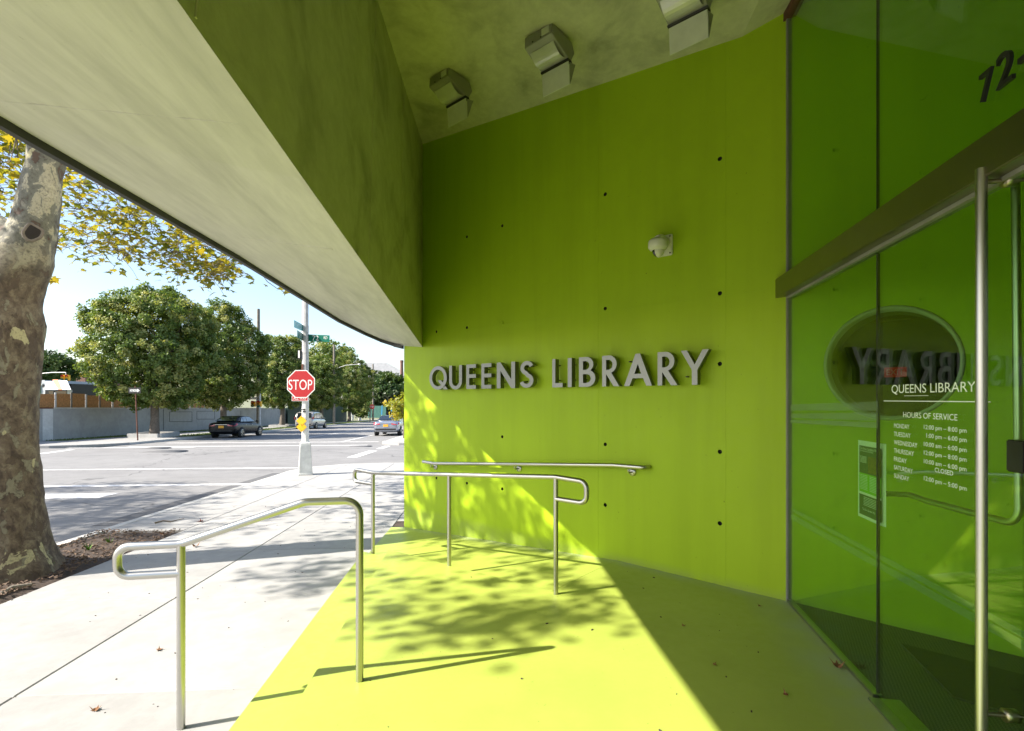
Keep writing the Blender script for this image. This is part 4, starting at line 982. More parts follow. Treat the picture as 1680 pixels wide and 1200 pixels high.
# ---------------------------------------------------------------- block wall and reed fence
BX = -24.0
bw = thing('block_wall', (BX, 40, gz(40)), 'long grey painted block wall across the street behind the trees', 'wall')
def wtop(y): return CZ - 16.0 / F * y * 1.0
ysW = [26.6, 30.2, 30.9, 45, 60, 75, 92]
mats = [M_block, M_blockw, M_block, M_block, M_block, M_block]
for i, (a, b) in enumerate(zip(ysW, ysW[1:])):
    mb = MB(); mb.add([(BX, a, gz(a) - .1), (BX, b, gz(b) - .1), (BX, b, wtop(b)), (BX, a, wtop(a)), (BX - .2, a, gz(a) - .1), (BX - .2, b, gz(b) - .1), (BX - .2, b, wtop(b)), (BX - .2, a, wtop(a))], [(0, 1, 2, 3), (7, 6, 5, 4), (3, 2, 6, 7), (0, 3, 7, 4), (1, 5, 6, 2)])
    mb.build('wall_section', mats[i], bw)
    mb = MB(); mb.add([(BX + .03, a, wtop(a) + .002), (BX + .03, b, wtop(b) + .002), (BX + .03, b, wtop(b) + .07), (BX + .03, a, wtop(a) + .07), (BX - .23, a, wtop(a) + .002), (BX - .23, b, wtop(b) + .002), (BX - .23, b, wtop(b) + .07), (BX - .23, a, wtop(a) + .07)], [(0, 1, 2, 3), (7, 6, 5, 4), (3, 2, 6, 7), (0, 4, 5, 1)])
    mb.build('coping', M_rust if i < 2 else M_kerb, bw)
# outlined filled-in panels and patches on the wall
for (x0, x1, y0, y1) in ((278, 315, 676, 692), (323, 352, 675, 688), (268, 270, 672, 706), (395, 396.5, 674, 695), (428, 429, 673, 692), (470, 471, 673, 690)):
    def wp(x, y): return on_plane(x, y, Vector((BX + .004, 0, 0)), Vector((1, 0, 0)))
    a, b, c_, d_ = wp(x0, y0), wp(x1, y0), wp(x1, y1), wp(x0, y1)
    mb = MB()
    if x1 - x0 > 4:
        for p, q in ((a, b), (b, c_), (c_, d_), (d_, a)): mb.tube([p, q], .016, 5)
    else: mb.tube([a, d_], .02, 5)
    mb.build('mortar_line', M_trim, bw)
rf = thing('reed_fence', (BX - .5, 36, wtop(36)), 'orange brown reed panel fence on posts above the block wall', 'fence')
fy = [24.6 + 1.17 * k for k in range(22)]
for k, (a, b) in enumerate(zip(fy, fy[1:])):
    zb0, zb1 = wtop(a) + .0, wtop(b) + .0; h = .88 + .05 * math.sin(k * 2.1)
    cn_ = ((BX - .45, (a + b) / 2, (zb0 + zb1) / 2 + h / 2 - .1))
    mb = MB(); mb.prism([(BX - .45, a + .05, zb0 - .3), (BX - .45, b - .05, zb1 - .3), (BX - .45, b - .05, zb1 + h), (BX - .45, a + .05, zb0 + h)], (-.03, 0, 0)); mb.build('panel', M_orange, rf)
    MB().tube([(BX - .42, a, zb0 - .5), (BX - .42, a, zb0 + h + .06)], .05, 6).build('post', M_pole if k % 2 == 0 else M_wood, rf)
    mb = MB(); mb.box((BX - .43, (a + b) / 2, (zb0 + zb1) / 2 + h * .62), .03, b - a - .1, .05); mb.build('rail', M_orange, rf)
# dark green hoarding behind the minivan
gh = thing('green_hoarding', (BX - .3, 78, gz(78)), 'dark green metal hoarding at the far end of the block wall', 'hoarding')
for k in range(9):
    a = 66 + 3.2 * k; mb = MB(); mb.box((BX + .35, a + 1.58, gz(a) + 1.5), .06, 3.12, 3.1); mb.build('panel', simple('hoarding_green', (.03, .065, .055), .6, var=.2, scale=1), gh)

# ---------------------------------------------------------------- trees
def mesh_np(name, V, Fq, tone, mat, parent=None, kind='stuff'):
    me = bpy.data.meshes.new(name); n = len(Fq); k = Fq.shape[1]
    me.vertices.add(len(V)); me.vertices.foreach_set('co', np.asarray(V, dtype=np.float32).ravel())
    me.loops.add(n * k); me.loops.foreach_set('vertex_index', np.asarray(Fq, dtype=np.int32).ravel())
    me.polygons.add(n); me.polygons.foreach_set('loop_start', np.arange(0, n * k, k, dtype=np.int32)); me.polygons.foreach_set('loop_total', np.full(n, k, dtype=np.int32))
    at_ = me.attributes.new('tone', 'FLOAT', 'POINT'); at_.data.foreach_set('value', np.asarray(tone, dtype=np.float32))
    me.update(); me.validate()
    return link_mesh(name, me, mat, parent, kind)
def unit(a): return a / np.linalg.norm(a, axis=-1, keepdims=True)
def leaf_quads(C, Nn, size, rng, droop=.25):
    """quads (kite shaped) at centres C with normals Nn"""
    n = len(C); r = unit(rng.normal(size=(n, 3))); u = unit(np.cross(Nn, r)); v = np.cross(Nn, u); s = size[:, None]
    P = np.stack([C - u * s, C + v * s * .62, C + u * s * 1.1 - Nn * s * droop, C - v * s * .62], 1)
    return P.reshape(-1, 3), np.arange(n * 4).reshape(n, 4)
def crown_mesh(name, rx, ry, rz, nclump, per, leaf, mat, seed, parent, base_z, tonebias=0.0, flat=.62, spread=.40):
    rng = np.random.default_rng(seed)
    d = unit(rng.normal(size=(nclump, 3))); rr_ = np.where(rng.uniform(size=nclump) < .72, rng.uniform(.84, 1.0, nclump), rng.uniform(.3, .84, nclump))
    lump = 1 + .055 * np.sin(d[:, 0] * 5 + seed) * np.cos(d[:, 1] * 4 + 1.3 * seed) + .07 * np.sin(d[:, 2] * 9 + seed * 2)
    rad = np.array([rx, ry, rz]); c = d * rad * (rr_ * lump)[:, None]
    fl = flat * rz * rng.uniform(.72, 1.12, nclump); c[:, 2] = np.where(c[:, 2] < -fl, -fl + (c[:, 2] + fl) * .25, c[:, 2])
    ctone = rng.uniform(0, 1, nclump); ctone = np.where(rng.uniform(size=nclump) < .3, .75 + .25 * ctone, .05 + .45 * ctone) + tonebias
    idx = np.repeat(np.arange(nclump), per); n = len(idx)
    off = unit(rng.normal(size=(n, 3))) * (rng.uniform(0, 1, n) ** .5)[:, None] * spread
    off[:, 2] *= .8; C = c[idx] + off; outn = unit(C / rad ** 2)
    nn = unit(outn * .7 + np.array([0, 0, .35]) + rng.normal(size=(n, 3)) * .55)
    V, Fq = leaf_quads(C, nn, leaf * rng.uniform(.6, 1.25, n), rng)
    V[:, 2] += base_z
    tip = np.clip(off[:, 2] / spread, -1, 1) * .14
    tone = np.clip(ctone[idx] * .85 + tip + rng.normal(size=n) * .1, 0, 1)
    return mesh_np(name, V, Fq, np.repeat(tone, 4), mat, parent)
def limbs(parent, h, forks, r0, mat, seed, name='trunk', spread=1.6, top=3.5):
    rng = random.Random(seed); mb = MB(); pts = [Vector((0, 0, -.1)), Vector((.03, .02, h * .5)), Vector((0.0, .05, h))]
    mb.tube(pts, [r0 * 1.35, r0, r0 * .95], 10)
    for k in range(forks):
        a = 6.28 * k / forks + rng.uniform(-.4, .4); sp_ = spread * rng.uniform(.6, 1.1)
        p0 = Vector((0, .05, h - .1)); p1 = p0 + Vector((math.cos(a) * sp_ * .4, math.sin(a) * sp_ * .4, top * .35)); p2 = p0 + Vector((math.cos(a) * sp_, math.sin(a) * sp_, top * rng.uniform(.8, 1.1)))
        mb.tube([p0, p1, p2], [r0 * .62, r0 * .42, r0 * .12], 7)
        for j in range(3):
            b = a + rng.uniform(-1, 1); q = p1.lerp(p2, rng.uniform(.1, .8)); mb.tube([q, q + Vector((math.cos(b) * 1.2, math.sin(b) * 1.2, rng.uniform(.4, 1.2)))], [r0 * .25, r0 * .06], 5)
    return mb.build(name, mat, parent, world_coords=False, recalc=False)
GT = 'round crowned street trees along the far kerb'
def round_tree(x, X, ytop, label, rx, seed, ymul=1.0, base=None, dens=1.0):
    b = col_at(x, X); d = dep(b); H = CZ + (HY - ytop) / F * d - b.z
    t = thing('street_tree', b, label, 'tree', GT)
    lo = 2.3 if base is None else base; rz = (H - lo) / 1.80
    crown_mesh('crown', rx, rx * ymul, rz, int(950 * dens), 72, .085, M_lind, seed, t, H - rz, flat=.80, spread=.36)
    limbs(t, 2.3, 5, .24, M_bark, seed, top=H - 4.2, spread=rx * .5)
    return t
round_tree(253, -20.5, 466, 'nearest and biggest round street tree, standing behind the one way sign', 3.75, 11, dens=1.25)
round_tree(366, -20.5, 501, 'second round street tree, trunk hidden behind the black sedan', 3.3, 12)
round_tree(463, -20.5, 549, 'third round street tree, slim trunk left of the stop sign pole', 2.9, 13)
round_tree(527, -20.5, 580, 'fourth round street tree, behind the stop sign and minivan', 3.1, 14, dens=.8)
round_tree(573, -20.5, 582, 'farthest round street tree, wide dark crown on bare trunk near the far stop sign', 3.9, 15, dens=.9)
# tree pit kerb of the nearest round tree
tb = thing('tree_pit', col_at(250, -20.2), 'low concrete kerb box round the foot of the nearest round tree', 'tree pit')
c0 = col_at(253, -20.5)
for (dx, dy, lx, ly) in ((.95, 0, .14, 2.0), (-.95, 0, .14, 2.0), (0, 1.07, 1.76, .14), (0, -1.07, 1.76, .14)):
    MB().box((c0.x + dx, c0.y + dy, c0.z + .12), lx, ly, .3).build('kerb_block', M_kerb, tb, bevel=.02)
tb2 = thing('tree_pit', col_at(470, -20.2), 'low concrete kerb box round the slim trunk of the third round tree', 'tree pit')
c0 = col_at(463, -20.5)
for (dx, dy, lx, ly) in ((.95, 0, .14, 2.0), (-.95, 0, .14, 2.0), (0, 1.07, 1.76, .14), (0, -1.07, 1.76, .14)):
    MB().box((c0.x + dx, c0.y + dy, c0.z + .12), lx, ly, .3).build('kerb_block', M_kerb, tb2, bevel=.02)
def bush_tree(x, y, d, rx, rz, label, mat, seed, n=260, per=40, leaf=.22, name='background_tree', trunk=True, spread=.9):
    c = at(x, y, d); b = Vector((c.x, c.y, gz(c.y) - .1)); t = thing(name, b, label, 'tree')
    crown_mesh('crown', rx, rx, rz, n, per, leaf, mat, seed, t, c.z - b.z, spread=spread, flat=.8)
    if trunk: limbs(t, max(.6, c.z - b.z - rz * .5), 4, max(.03, rx * .05), M_bark, seed, top=rz * .9, spread=rx * .6)
    return t
bush_tree(66, 606, 78, 4.4, 2.6, 'loose dark green tree behind the shops, left of the round trees', M_dkl, 21)
bush_tree(640, 650, 118, 6.0, 4.6, 'broad mid green tree filling the end of the street', M_dkl, 22, 420, 40, .3)
bush_tree(612, 640, 135, 6.5, 5.5, 'dark tree behind the farthest round street tree', M_dkl, 23, 300, 40, .32)
bush_tree(530, 590, 95, 5.5, 3.6, 'feathery pale tree rising between the stop sign and the lamp pole', M_lind, 24, 260, 30, .25)
bush_tree(590, 672, 92, 1.4, 1.2, 'small green sapling on the far traffic island', M_lind, 26, 60, 30, .2)
yb_ = bush_tree(662, 668, 30.5, .95, .8, 'young yellow green tree beside the silver sedan, cut by the green wall', M_yel, 25, 70, 22, .09, 'young_tree', True, .3)
bush_tree(128, 622, 95, 2.6, 1.3, 'low yellow green shrub tree under the distant traffic light', M_yel, 27, 90, 30, .2)

# ---- the plane tree
PT = at(0, 945, 5.0); PT.z = gz(PT.y)
plane = thing('plane_tree', PT, 'big plane tree with mottled peeling bark and yellowing leaves by the kerb', 'tree')
def trunk_mesh():
    secs = [(945, -8, 118), (925, -10, 108), (900, -8, 92), (860, -5, 84), (800, -5, 77), (740, -4, 70), (680, -3, 66), (620, -2, 66), (570, -1, 68), (530, 2, 70), (500, 2, 64), (470, 8, 64), (450, 18, 64), (430, 24, 64), (410, 32, 58), (390, 46, 48), (365, 58, 41), (330, 65, 37), (300, 68, 36), (260, 76, 34), (200, 86, 33), (100, 96, 31), (-60, 116, 28), (-220, 128, 25)]
    n = 48; vs = []; rng = np.random.default_rng(4); ph = rng.uniform(0, 6.28, 8)
    for i, (y, xc, r) in enumerate(secs):
        c = at(xc - 2 + r * .06, y, 5.0); rad = r / F * 5.0 * .735
        for k in range(n):
            a = 2 * math.pi * k / n
            e = 1 + .035 * math.sin(3 * a + ph[0] + y * .011) + .025 * math.sin(5 * a + ph[1] - y * .02) + .015 * math.sin(9 * a + y * .05)
            if y > 880: e += .10 * max(0, math.sin(4 * a + 1.0)) * (y - 880) / 65
            dirv = rgt * math.cos(a) + fwd * math.sin(a)
            if 395 < y < 475: e += .10 * math.exp(-((y - 432) / 22) ** 2) * max(0, math.cos(a - .0)) ** 3
            if 500 < y < 560: e += .05 * math.exp(-((y - 528) / 16) ** 2) * max(0, math.cos(a)) ** 3
            vs.append(c + dirv * rad * e)
    m = len(secs); fs = [(i * n + k, i * n + (k + 1) % n, (i + 1) * n + (k + 1) % n, (i + 1) * n + k) for i in range(m - 1) for k in range(n)]
    mb = MB(); mb.add(vs, fs, True); return mb
tk = trunk_mesh().build('trunk', M_barkp, plane)
sm = tk.modifiers.new('s', 'SUBSURF'); sm.levels = 2; sm.render_levels = 2
tex = bpy.data.textures.new('barktex', 'CLOUDS'); tex.noise_scale = .16; tex.noise_depth = 4
dm = tk.modifiers.new('d', 'DISPLACE'); dm.texture = tex; dm.strength = .035; dm.mid_level = .5
# knot: rolled collar and a dark disc painted as a shaded hole
kc = at(54, 382, 5.0 - .235); kd = (CAM - kc); kd.z = 0; kd.normalize(); ks = UP.cross(kd)
mb = MB(); mb.tube([kc + ks * ((.062 + .012 * math.sin(R(2 * a))) * math.cos(R(a))) + UP * ((.072 + .012 * math.cos(R(3 * a))) * math.sin(R(a))) - kd * .004 for a in range(0, 361, 20)], .015, 10, cap=False); mb.build('knot_collar', M_bark, plane)
vs = [kc + kd * .012] + [kc + ks * (.062 * math.cos(R(a))) + UP * (.072 * math.sin(R(a))) + kd * .006 for a in range(0, 360, 20)]
MB().add(vs, [(0, 1 + k, 1 + (k + 1) % 18) for k in range(18)]).build('knot_shade_disc', simple('knot_shade_dark', (.02, .015, .012), .95), plane)
# limbs: skeleton nodes, then clusters grow from the nearest node
FORK = at(96, 100, 5.0); TOP = at(128, -220, 5.0)
LIMBS = [
    [FORK, FORK + Vector((-1.4, -.6, 1.2)), FORK + Vector((-3.2, -1.6, 1.9)), FORK + Vector((-4.6, -2.6, 2.3))],
    [TOP, TOP + Vector((-1.3, -1.6, 1.1)), TOP + Vector((-2.6, -3.3, 1.7)), TOP + Vector((-3.6, -4.6, 1.7))],
    [TOP, TOP + Vector((-.6, 1.5, 1.2)), TOP + Vector((-1.2, 3.2, 1.8)), TOP + Vector((-2.0, 5.0, 2.0))],
    [TOP, TOP + Vector((-1.8, .3, 1.2)), TOP + Vector((-3.8, .8, 2.0)), TOP + Vector((-5.8, 1.8, 2.4))],
    [FORK, FORK + Vector((-.9, 1.8, .7)), FORK + Vector((-1.3, 3.6, .6)), FORK + Vector((-1.6, 4.8, .2))],
    [at(20, 400, 5.0), at(-40, 330, 5.1), at(-140, 200, 5.4), at(-260, 60, 5.8)],
]
nodes = []
lm = MB()
for li, L_ in enumerate(LIMBS):
    pts = []
    for i in range(len(L_) - 1):
        for k in range(5): pts.append(L_[i].lerp(L_[i + 1], k / 5) + Vector((random.uniform(-.06, .06), random.uniform(-.06, .06), random.uniform(-.05, .05))) * (0 if (i == 0 and k == 0) else 1))
    pts.append(L_[-1]); r0 = .13 if li != 5 else .09
    rs = [r0 * (1 - .82 * i / (len(pts) - 1)) for i in range(len(pts))]
    lm.tube(pts, rs, 8); nodes += [(p, r) for p, r in zip(pts, rs)][2:]
# clusters: (centre, radius, leaves)
CL = []
rng = random.Random(3)
def shade(px, py, surf, t, rad, n):
    p = gnd(px, py) if surf == 'g' else (lvl(px, py, ZP) if surf == 'p' else (wal(px, py) if surf == 'w' else rpx(px, py)))
    CL.append((p - SUN * (t / -SUN.z), rad, n))
# seen: hanging right of the trunk, over the street
vis = []
for k in range(150):
    f = rng.random(); x = 88 + 300 * f ** 1.15; ylo = 415 + 52 * f - 12 * abs(f - .6); ytop = 232 + 175 * f
    y = ytop + (ylo - ytop) * rng.random() ** .8
    if y < 213 + .554 * x: y = 213 + .554 * x + rng.uniform(-40, 25)
    if x < 150 and 330 < y < 390 and rng.random() < .6: continue
    d = rng.uniform(8.2, 10.2); vis.append((at(x, min(y, ylo), d), .36, 10))
for k in range(34):
    x = rng.uniform(-60, 42); y = rng.uniform(200, 335); vis.append((at(x, y, rng.uniform(6.5, 8.5)), .32, 15))
for k in range(10): vis.append((at(rng.uniform(-40, 15), rng.uniform(330, 395), rng.uniform(6.0, 7.0)), .2, 4))
vis += [(at(86, 460, 6.0), .08, 5), (at(455, 474, 10.0), .25, 5), (at(470, 480, 10.2), .2, 4), (at(360, 450, 9.4), .3, 10), (at(330, 462, 9.2), .22, 8)]
# shade on the platform, wall, pavement and street
for (x, y, s, r_, n) in ((720, 905, 'p', .3, 16), (830, 940, 'p', .4, 26), (700, 985, 'p', .34, 22), (650, 955, 'p', .3, 14), (800, 1010, 'p', .34, 34), (880, 1000, 'p', .36, 38), (760, 1030, 'p', .26, 24), (700, 1040, 'p', .24, 16), (930, 1015, 'p', .3, 26), (960, 960, 'p', .3, 20), (840, 1040, 'p', .22, 20), (640, 1010, 'p', .2, 10), (890, 930, 'p', .35, 26), (990, 980, 'p', .25, 14), (760, 890, 'p', .3, 14),
                         (667, 625, 'w', .2, 16), (672, 660, 'w', .25, 20), (700, 690, 'w', .3, 20), (672, 720, 'w', .35, 30), (735, 715, 'w', .3, 18), (700, 740, 'w', .35, 30), (760, 780, 'w', .35, 26), (725, 800, 'w', .35, 30), (675, 850, 'w', .35, 30), (820, 820, 'w', .3, 18), (870, 850, 'w', .25, 14), (760, 860, 'w', .35, 26), (830, 850, 'w', .3, 18), (900, 870, 'w', .25, 10), (690, 700, 'w', .4, 34), (720, 760, 'w', .4, 30), (760, 730, 'w', .35, 26), (690, 820, 'w', .4, 34), (740, 840, 'w', .35, 26), (800, 790, 'w', .3, 20), (790, 850, 'w', .35, 30), (850, 820, 'w', .25, 14), (870, 880, 'w', .3, 24), (930, 890, 'w', .25, 16), (680, 640, 'w', .25, 16), (690, 770, 'w', .35, 26), (820, 870, 'w', .3, 20), (770, 690, 'w', .25, 10), (700, 860, 'p', .35, 26), (790, 880, 'p', .35, 26), (870, 905, 'p', .3, 20),
                         (480, 935, 'g', .34, 26), (530, 950, 'g', .36, 30), (560, 925, 'g', .3, 22), (500, 965, 'g', .24, 16), (590, 960, 'g', .3, 18), (440, 900, 'g', .35, 20), (350, 905, 'g', .3, 16),
                         (420, 850, 'g', .4, 24), (480, 830, 'g', .4, 22), (540, 840, 'g', .4, 22), (600, 830, 'g', .4, 24), (450, 800, 'g', .4, 16), (560, 800, 'g', .5, 20), (620, 800, 'g', .45, 18), (380, 870, 'g', .35, 24), (330, 865, 'g', .35, 20), (640, 850, 'g', .35, 22), (600, 870, 'g', .3, 18), (540, 880, 'g', .3, 18), (250, 900, 'g', .3, 16), (200, 880, 'g', .3, 16), (250, 880, 'g', .4, 26),
                         (120, 850, 'r', .6, 44), (200, 850, 'r', .6, 44), (280, 835, 'r', .6, 40), (150, 820, 'r', .6, 44), (240, 810, 'r', .6, 38), (330, 815, 'r', .5, 28), (100, 800, 'r', .6, 40), (180, 795, 'r', .6, 26), (120, 880, 'r', .5, 34), (80, 830, 'r', .6, 44), (300, 795, 'r', .5, 18), (60, 860, 'r', .6, 40), (230, 870, 'r', .5, 40), (150, 875, 'r', .6, 50), (180, 835, 'r', .7, 60), (260, 850, 'r', .6, 50), (320, 830, 'r', .6, 45), (120, 825, 'r', .7, 60), (210, 822, 'r', .7, 60), (300, 818, 'r', .6, 40), (90, 860, 'r', .7, 60), (370, 812, 'r', .5, 24), (250, 795, 'r', .5, 22), (130, 805, 'r', .7, 50), (200, 880, 'r', .5, 40), (280, 865, 'r', .5, 36)):
    shade(x, y, s, rng.uniform(5.2, 6.6) if s != 'r' else rng.uniform(6.0, 7.6), r_, int(n * (2.0 if s == 'w' else (1.9 if s == 'g' else (4.0 if s == 'r' else 1.6)))))
for k in range(46):                                       # the rest of the crown, above and outside the picture
    a = rng.uniform(0, 6.28); rr_ = rng.uniform(.8, 3.6); CL.append((TOP + Vector((-1.6 + math.cos(a) * rr_, 1.2 + math.sin(a) * rr_ * .8, rng.uniform(1.0, 3.2))), .5, 22))
def leaf_outline():
    pts = []
    for ang, r_ in ((-90, .12), (-60, .34), (-28, .62), (-8, .36), (12, .92), (30, .5), (62, .62), (75, .62), (90, 1.05), (105, .62), (118, .62), (150, .5), (168, .92), (188, .36), (208, .62), (240, .34)):
        pts.append((math.cos(R(ang)) * r_ * .62, math.sin(R(ang)) * r_ * .62 + .1))
    return pts
LO = leaf_outline()
lv_me = []
for q in range(3):
    me = bpy.data.meshes.new('leaf'); cv = [(0, .1, .0)] + [(x, y, (-.35 - .1 * q) * (x * x) - .16 * abs(y - .1) * (.5 + .4 * q) * (1 if q != 1 else -1)) for x, y in LO]; m = len(LO)
    me.from_pydata(cv, [], [(0, 1 + i, 1 + (i + 1) % m) for i in range(m)]); me.materials.append(M_plane)
    at_ = me.attributes.new('tone', 'FLOAT', 'POINT'); at_.data.foreach_set('value', [[.18, .45, .8][q] + .05 * (i % 3) for i in range(len(cv))]); lv_me.append(me)
LV = np.array([v for v in [(0, .1, 0)] + [(x, y, -.4 * x * x) for x, y in LO]]); LFc = np.array([(0, 1 + i, 1 + (i + 1) % len(LO)) for i in range(len(LO))])
twig = MB(); AV, AF, AT = [], [], []; nleaf = 0
allc = [(c, r, n, True) for c, r, n in vis] + [(c, r, n, False) for c, r, n in CL]
# grow: attach nearest-first to the skeleton
todo = sorted(allc, key=lambda q: min((q[0] - p).length for p, _ in nodes))
for (c, rad, n, seen) in todo:
    p, r_ = min(nodes, key=lambda q: (q[0] - c).length + (0.3 if q[1] < .008 else 0))
    L_ = (c - p).length; mid = p.lerp(c, .5) + Vector((rng.uniform(-.1, .1), rng.uniform(-.1, .1), .08 * L_)) ; ra = min(r_ * .7, .03); 
    pts = [p, p.lerp(mid, .55), mid, mid.lerp(c, .5) + Vector((rng.uniform(-.04, .04),) * 3), c]
    twig.tube(pts, [ra, ra * .85, ra * .7, max(.007, ra * .5), .006], 5)
    nodes += [(mid, ra * .7), (c, max(.006, ra * .45))]
    for k in range(n):
        o = Vector((rng.gauss(0, 1), rng.gauss(0, 1), rng.gauss(0, .75))) * rad * .55; q = c + o
        if k % 3 == 0: twig.tube([c.lerp(q, .0), c.lerp(q, .6) + UP * .03, q], .0038, 3, cap=False)
        nn = Vector((rng.gauss(0, .5), rng.gauss(0, .5), 1)).normalized(); a = rng.uniform(0, 6.28); sz = rng.uniform(.10, .185) if seen else rng.uniform(.085, .16)
        xq = nn.orthogonal().normalized(); M3 = Matrix((xq, nn.cross(xq), nn)).transposed() @ Matrix.Rotation(a, 3, 'Z')
        tn = rng.random()
        if seen and nleaf < 299:
            o_l = bpy.data.objects.new('leaf', lv_me[0 if tn < .38 else (1 if tn < .85 else 2)]); col.objects.link(o_l); o_l.parent = plane
            o_l.matrix_local = Matrix.Translation(q - PT) @ M3.to_4x4() @ Matrix.Scale(sz, 4); nleaf += 1
        else:
            m3 = np.array(M3) * sz; b0 = len(AV) * len(LV); AV.append(LV @ m3.T + np.array(q - PT)); AF.append(LFc + b0); AT.append(np.full(len(LV), np.clip(.02 + tn * .95, 0, 1)))
twig.build('twigs', M_bark, plane, recalc=False, kind='stuff'); lm.build('limb', M_barkp, plane, recalc=False)
mesh_np('foliage', np.concatenate(AV), np.concatenate(AF), np.concatenate(AT), M_plane, plane)

# ---------------------------------------------------------------- cars
def car(name, loc, rz, label, body_mat, kind='sedan', glass_side=None):
    root = thing(name, loc, label, 'car'); root.rotation_euler = (math.atan(-SL) * 1.0, 0, rz)
    van = kind == 'van'
    if van: st = [(0, .78, .38, 1.0), (.08, .90, .30, 1.08), (.9, .95, .24, 1.06), (2.6, .96, .22, 1.03), (3.9, .95, .22, .98), (4.6, .88, .24, .84), (4.85, .70, .30, .66)]
    else: st = [(0, .72, .40, .88), (.07, .83, .30, .98), (.25, .87, .25, 1.02), (.95, .905, .22, 1.03), (2.4, .91, .20, .98), (3.55, .90, .20, .93), (4.35, .86, .22, .80), (4.62, .78, .26, .70), (4.75, .62, .30, .60)]
    def ring(y, hw, zb, zt):
        half = [(hw * .80, zb), (hw * .96, zb + .08), (hw, zb + (zt - zb) * .42), (hw * .985, zb + (zt - zb) * .70), (hw * .93, zt - .03), (hw * .78, zt + .012)]
        return [Vector((x, y, z)) for x, z in half] + [Vector((-x, y, z)) for x, z in reversed(half)]
    rg = [ring(*s) for s in st]; n = len(rg[0]); mb = MB()
    vs = [p for r_ in rg for p in r_]; fs = [(i * n + k, i * n + (k + 1) % n, (i + 1) * n + (k + 1) % n, (i + 1) * n + k) for i in range(len(rg) - 1) for k in range(n)] + [tuple(range(n))[::-1], tuple(range((len(rg) - 1) * n, len(rg) * n))]
    mb.add(vs, fs, True)
    if van: gh_ = [(.06, .90, 1.02, 1.03), (.28, .86, 1.70, .92), (.9, .86, 1.75, .9), (2.2, .86, 1.74, .9), (2.9, .86, 1.66, .9), (3.95, .86, .99, .95)]
    else: gh_ = [(.42, .80, 1.0, .90), (1.25, .60, 1.405, .86), (1.8, .60, 1.45, .84), (2.4, .60, 1.44, .84), (2.75, .60, 1.39, .84), (3.6, .78, .94, .88)]
    belt = 1.02 if van else 1.0
    def gring(y, wt, zt, wb): 
        zb = belt - .05 if y < 3 else belt - .08
        zm = zb + (zt - zb) * .9
        half = [(wb * .93, zb), (wt + (wb * .93 - wt) * .12, max(zb + .001, zm)), (wt * .86, max(zb + .002, zt))]
        return [Vector((x, y, z)) for x, z in half] + [Vector((-x, y, z)) for x, z in reversed(half)]
    gr = [gring(*s) for s in gh_]; n2 = 6
    vs = [p for r_ in gr for p in r_]; fs = [(i * n2 + k, i * n2 + (k + 1) % n2, (i + 1) * n2 + (k + 1) % n2, (i + 1) * n2 + k) for i in range(len(gr) - 1) for k in range(n2)] + [tuple(range(n2))[::-1], tuple(range(5 * n2, 6 * n2))]
    mb.add(vs, fs, True)
    body = mb.build('body', body_mat, root, world_coords=False)
    sub = body.modifiers.new('s', 'SUBSURF'); sub.levels = 1; sub.render_levels = 2
    # side windows, following the greenhouse flank
    def flank(y, z, sgn_):
        for (a, b) in zip(gh_, gh_[1:]):
            if a[0] <= y <= b[0]:
                f = (y - a[0]) / (b[0] - a[0]); wt = a[1] + (b[1] - a[1]) * f; zt = a[2] + (b[2] - a[2]) * f; wb = (a[3] + (b[3] - a[3]) * f) * .93
                u = min(1, max(0, (z - belt + .05) / max(.05, (zt - belt + .05)))); return Vector((sgn_ * (wb + (wt + (wb - wt) * .12 - wb) * min(1, u / .9) + .012), y, z))
    wins = [[(.42, 1.08), (.42, 1.52), (1.15, 1.6), (1.15, 1.08)], [(1.22, 1.08), (1.22, 1.6), (2.2, 1.6), (2.2, 1.08)], [(2.28, 1.08), (2.28, 1.6), (2.85, 1.54), (3.55, 1.08)]] if van else \
           [[(.98, 1.06), (1.32, 1.30), (1.40, 1.33), (1.40, 1.06)], [(1.44, 1.06), (1.44, 1.34), (1.95, 1.38), (1.95, 1.05)], [(2.0, 1.05), (2.0, 1.38), (2.62, 1.335), (3.12, 1.05)]]
    for sg in (-1, 1):
        for w_ in wins:
            P = [flank(y, z, sg) for y, z in w_]; MB().prism(P, (sg * .004, 0, 0)).build('side_window', glass_side or M_glassb, root, world_coords=False)
    if van: rw = [(-.70, .085, 1.12), (.70, .085, 1.12), (.66, .25, 1.6), (-.66, .25, 1.6)]
    else: rw = [(-.66, .60, 1.10), (.66, .60, 1.10), (.50, 1.20, 1.395), (-.50, 1.20, 1.395)]
    nrm = (Vector(rw[1]) - Vector(rw[0])).cross(Vector(rw[3]) - Vector(rw[0])).normalized()
    o_ = .03 if not van else .02
    MB().prism([Vector(p) + nrm * o_ for p in rw], nrm * .004).build('rear_window', M_glassd if glass_side is None else glass_side, root, world_coords=False)
    # wheels
    wy = (.95, 3.75) if not van else (.95, 4.0)
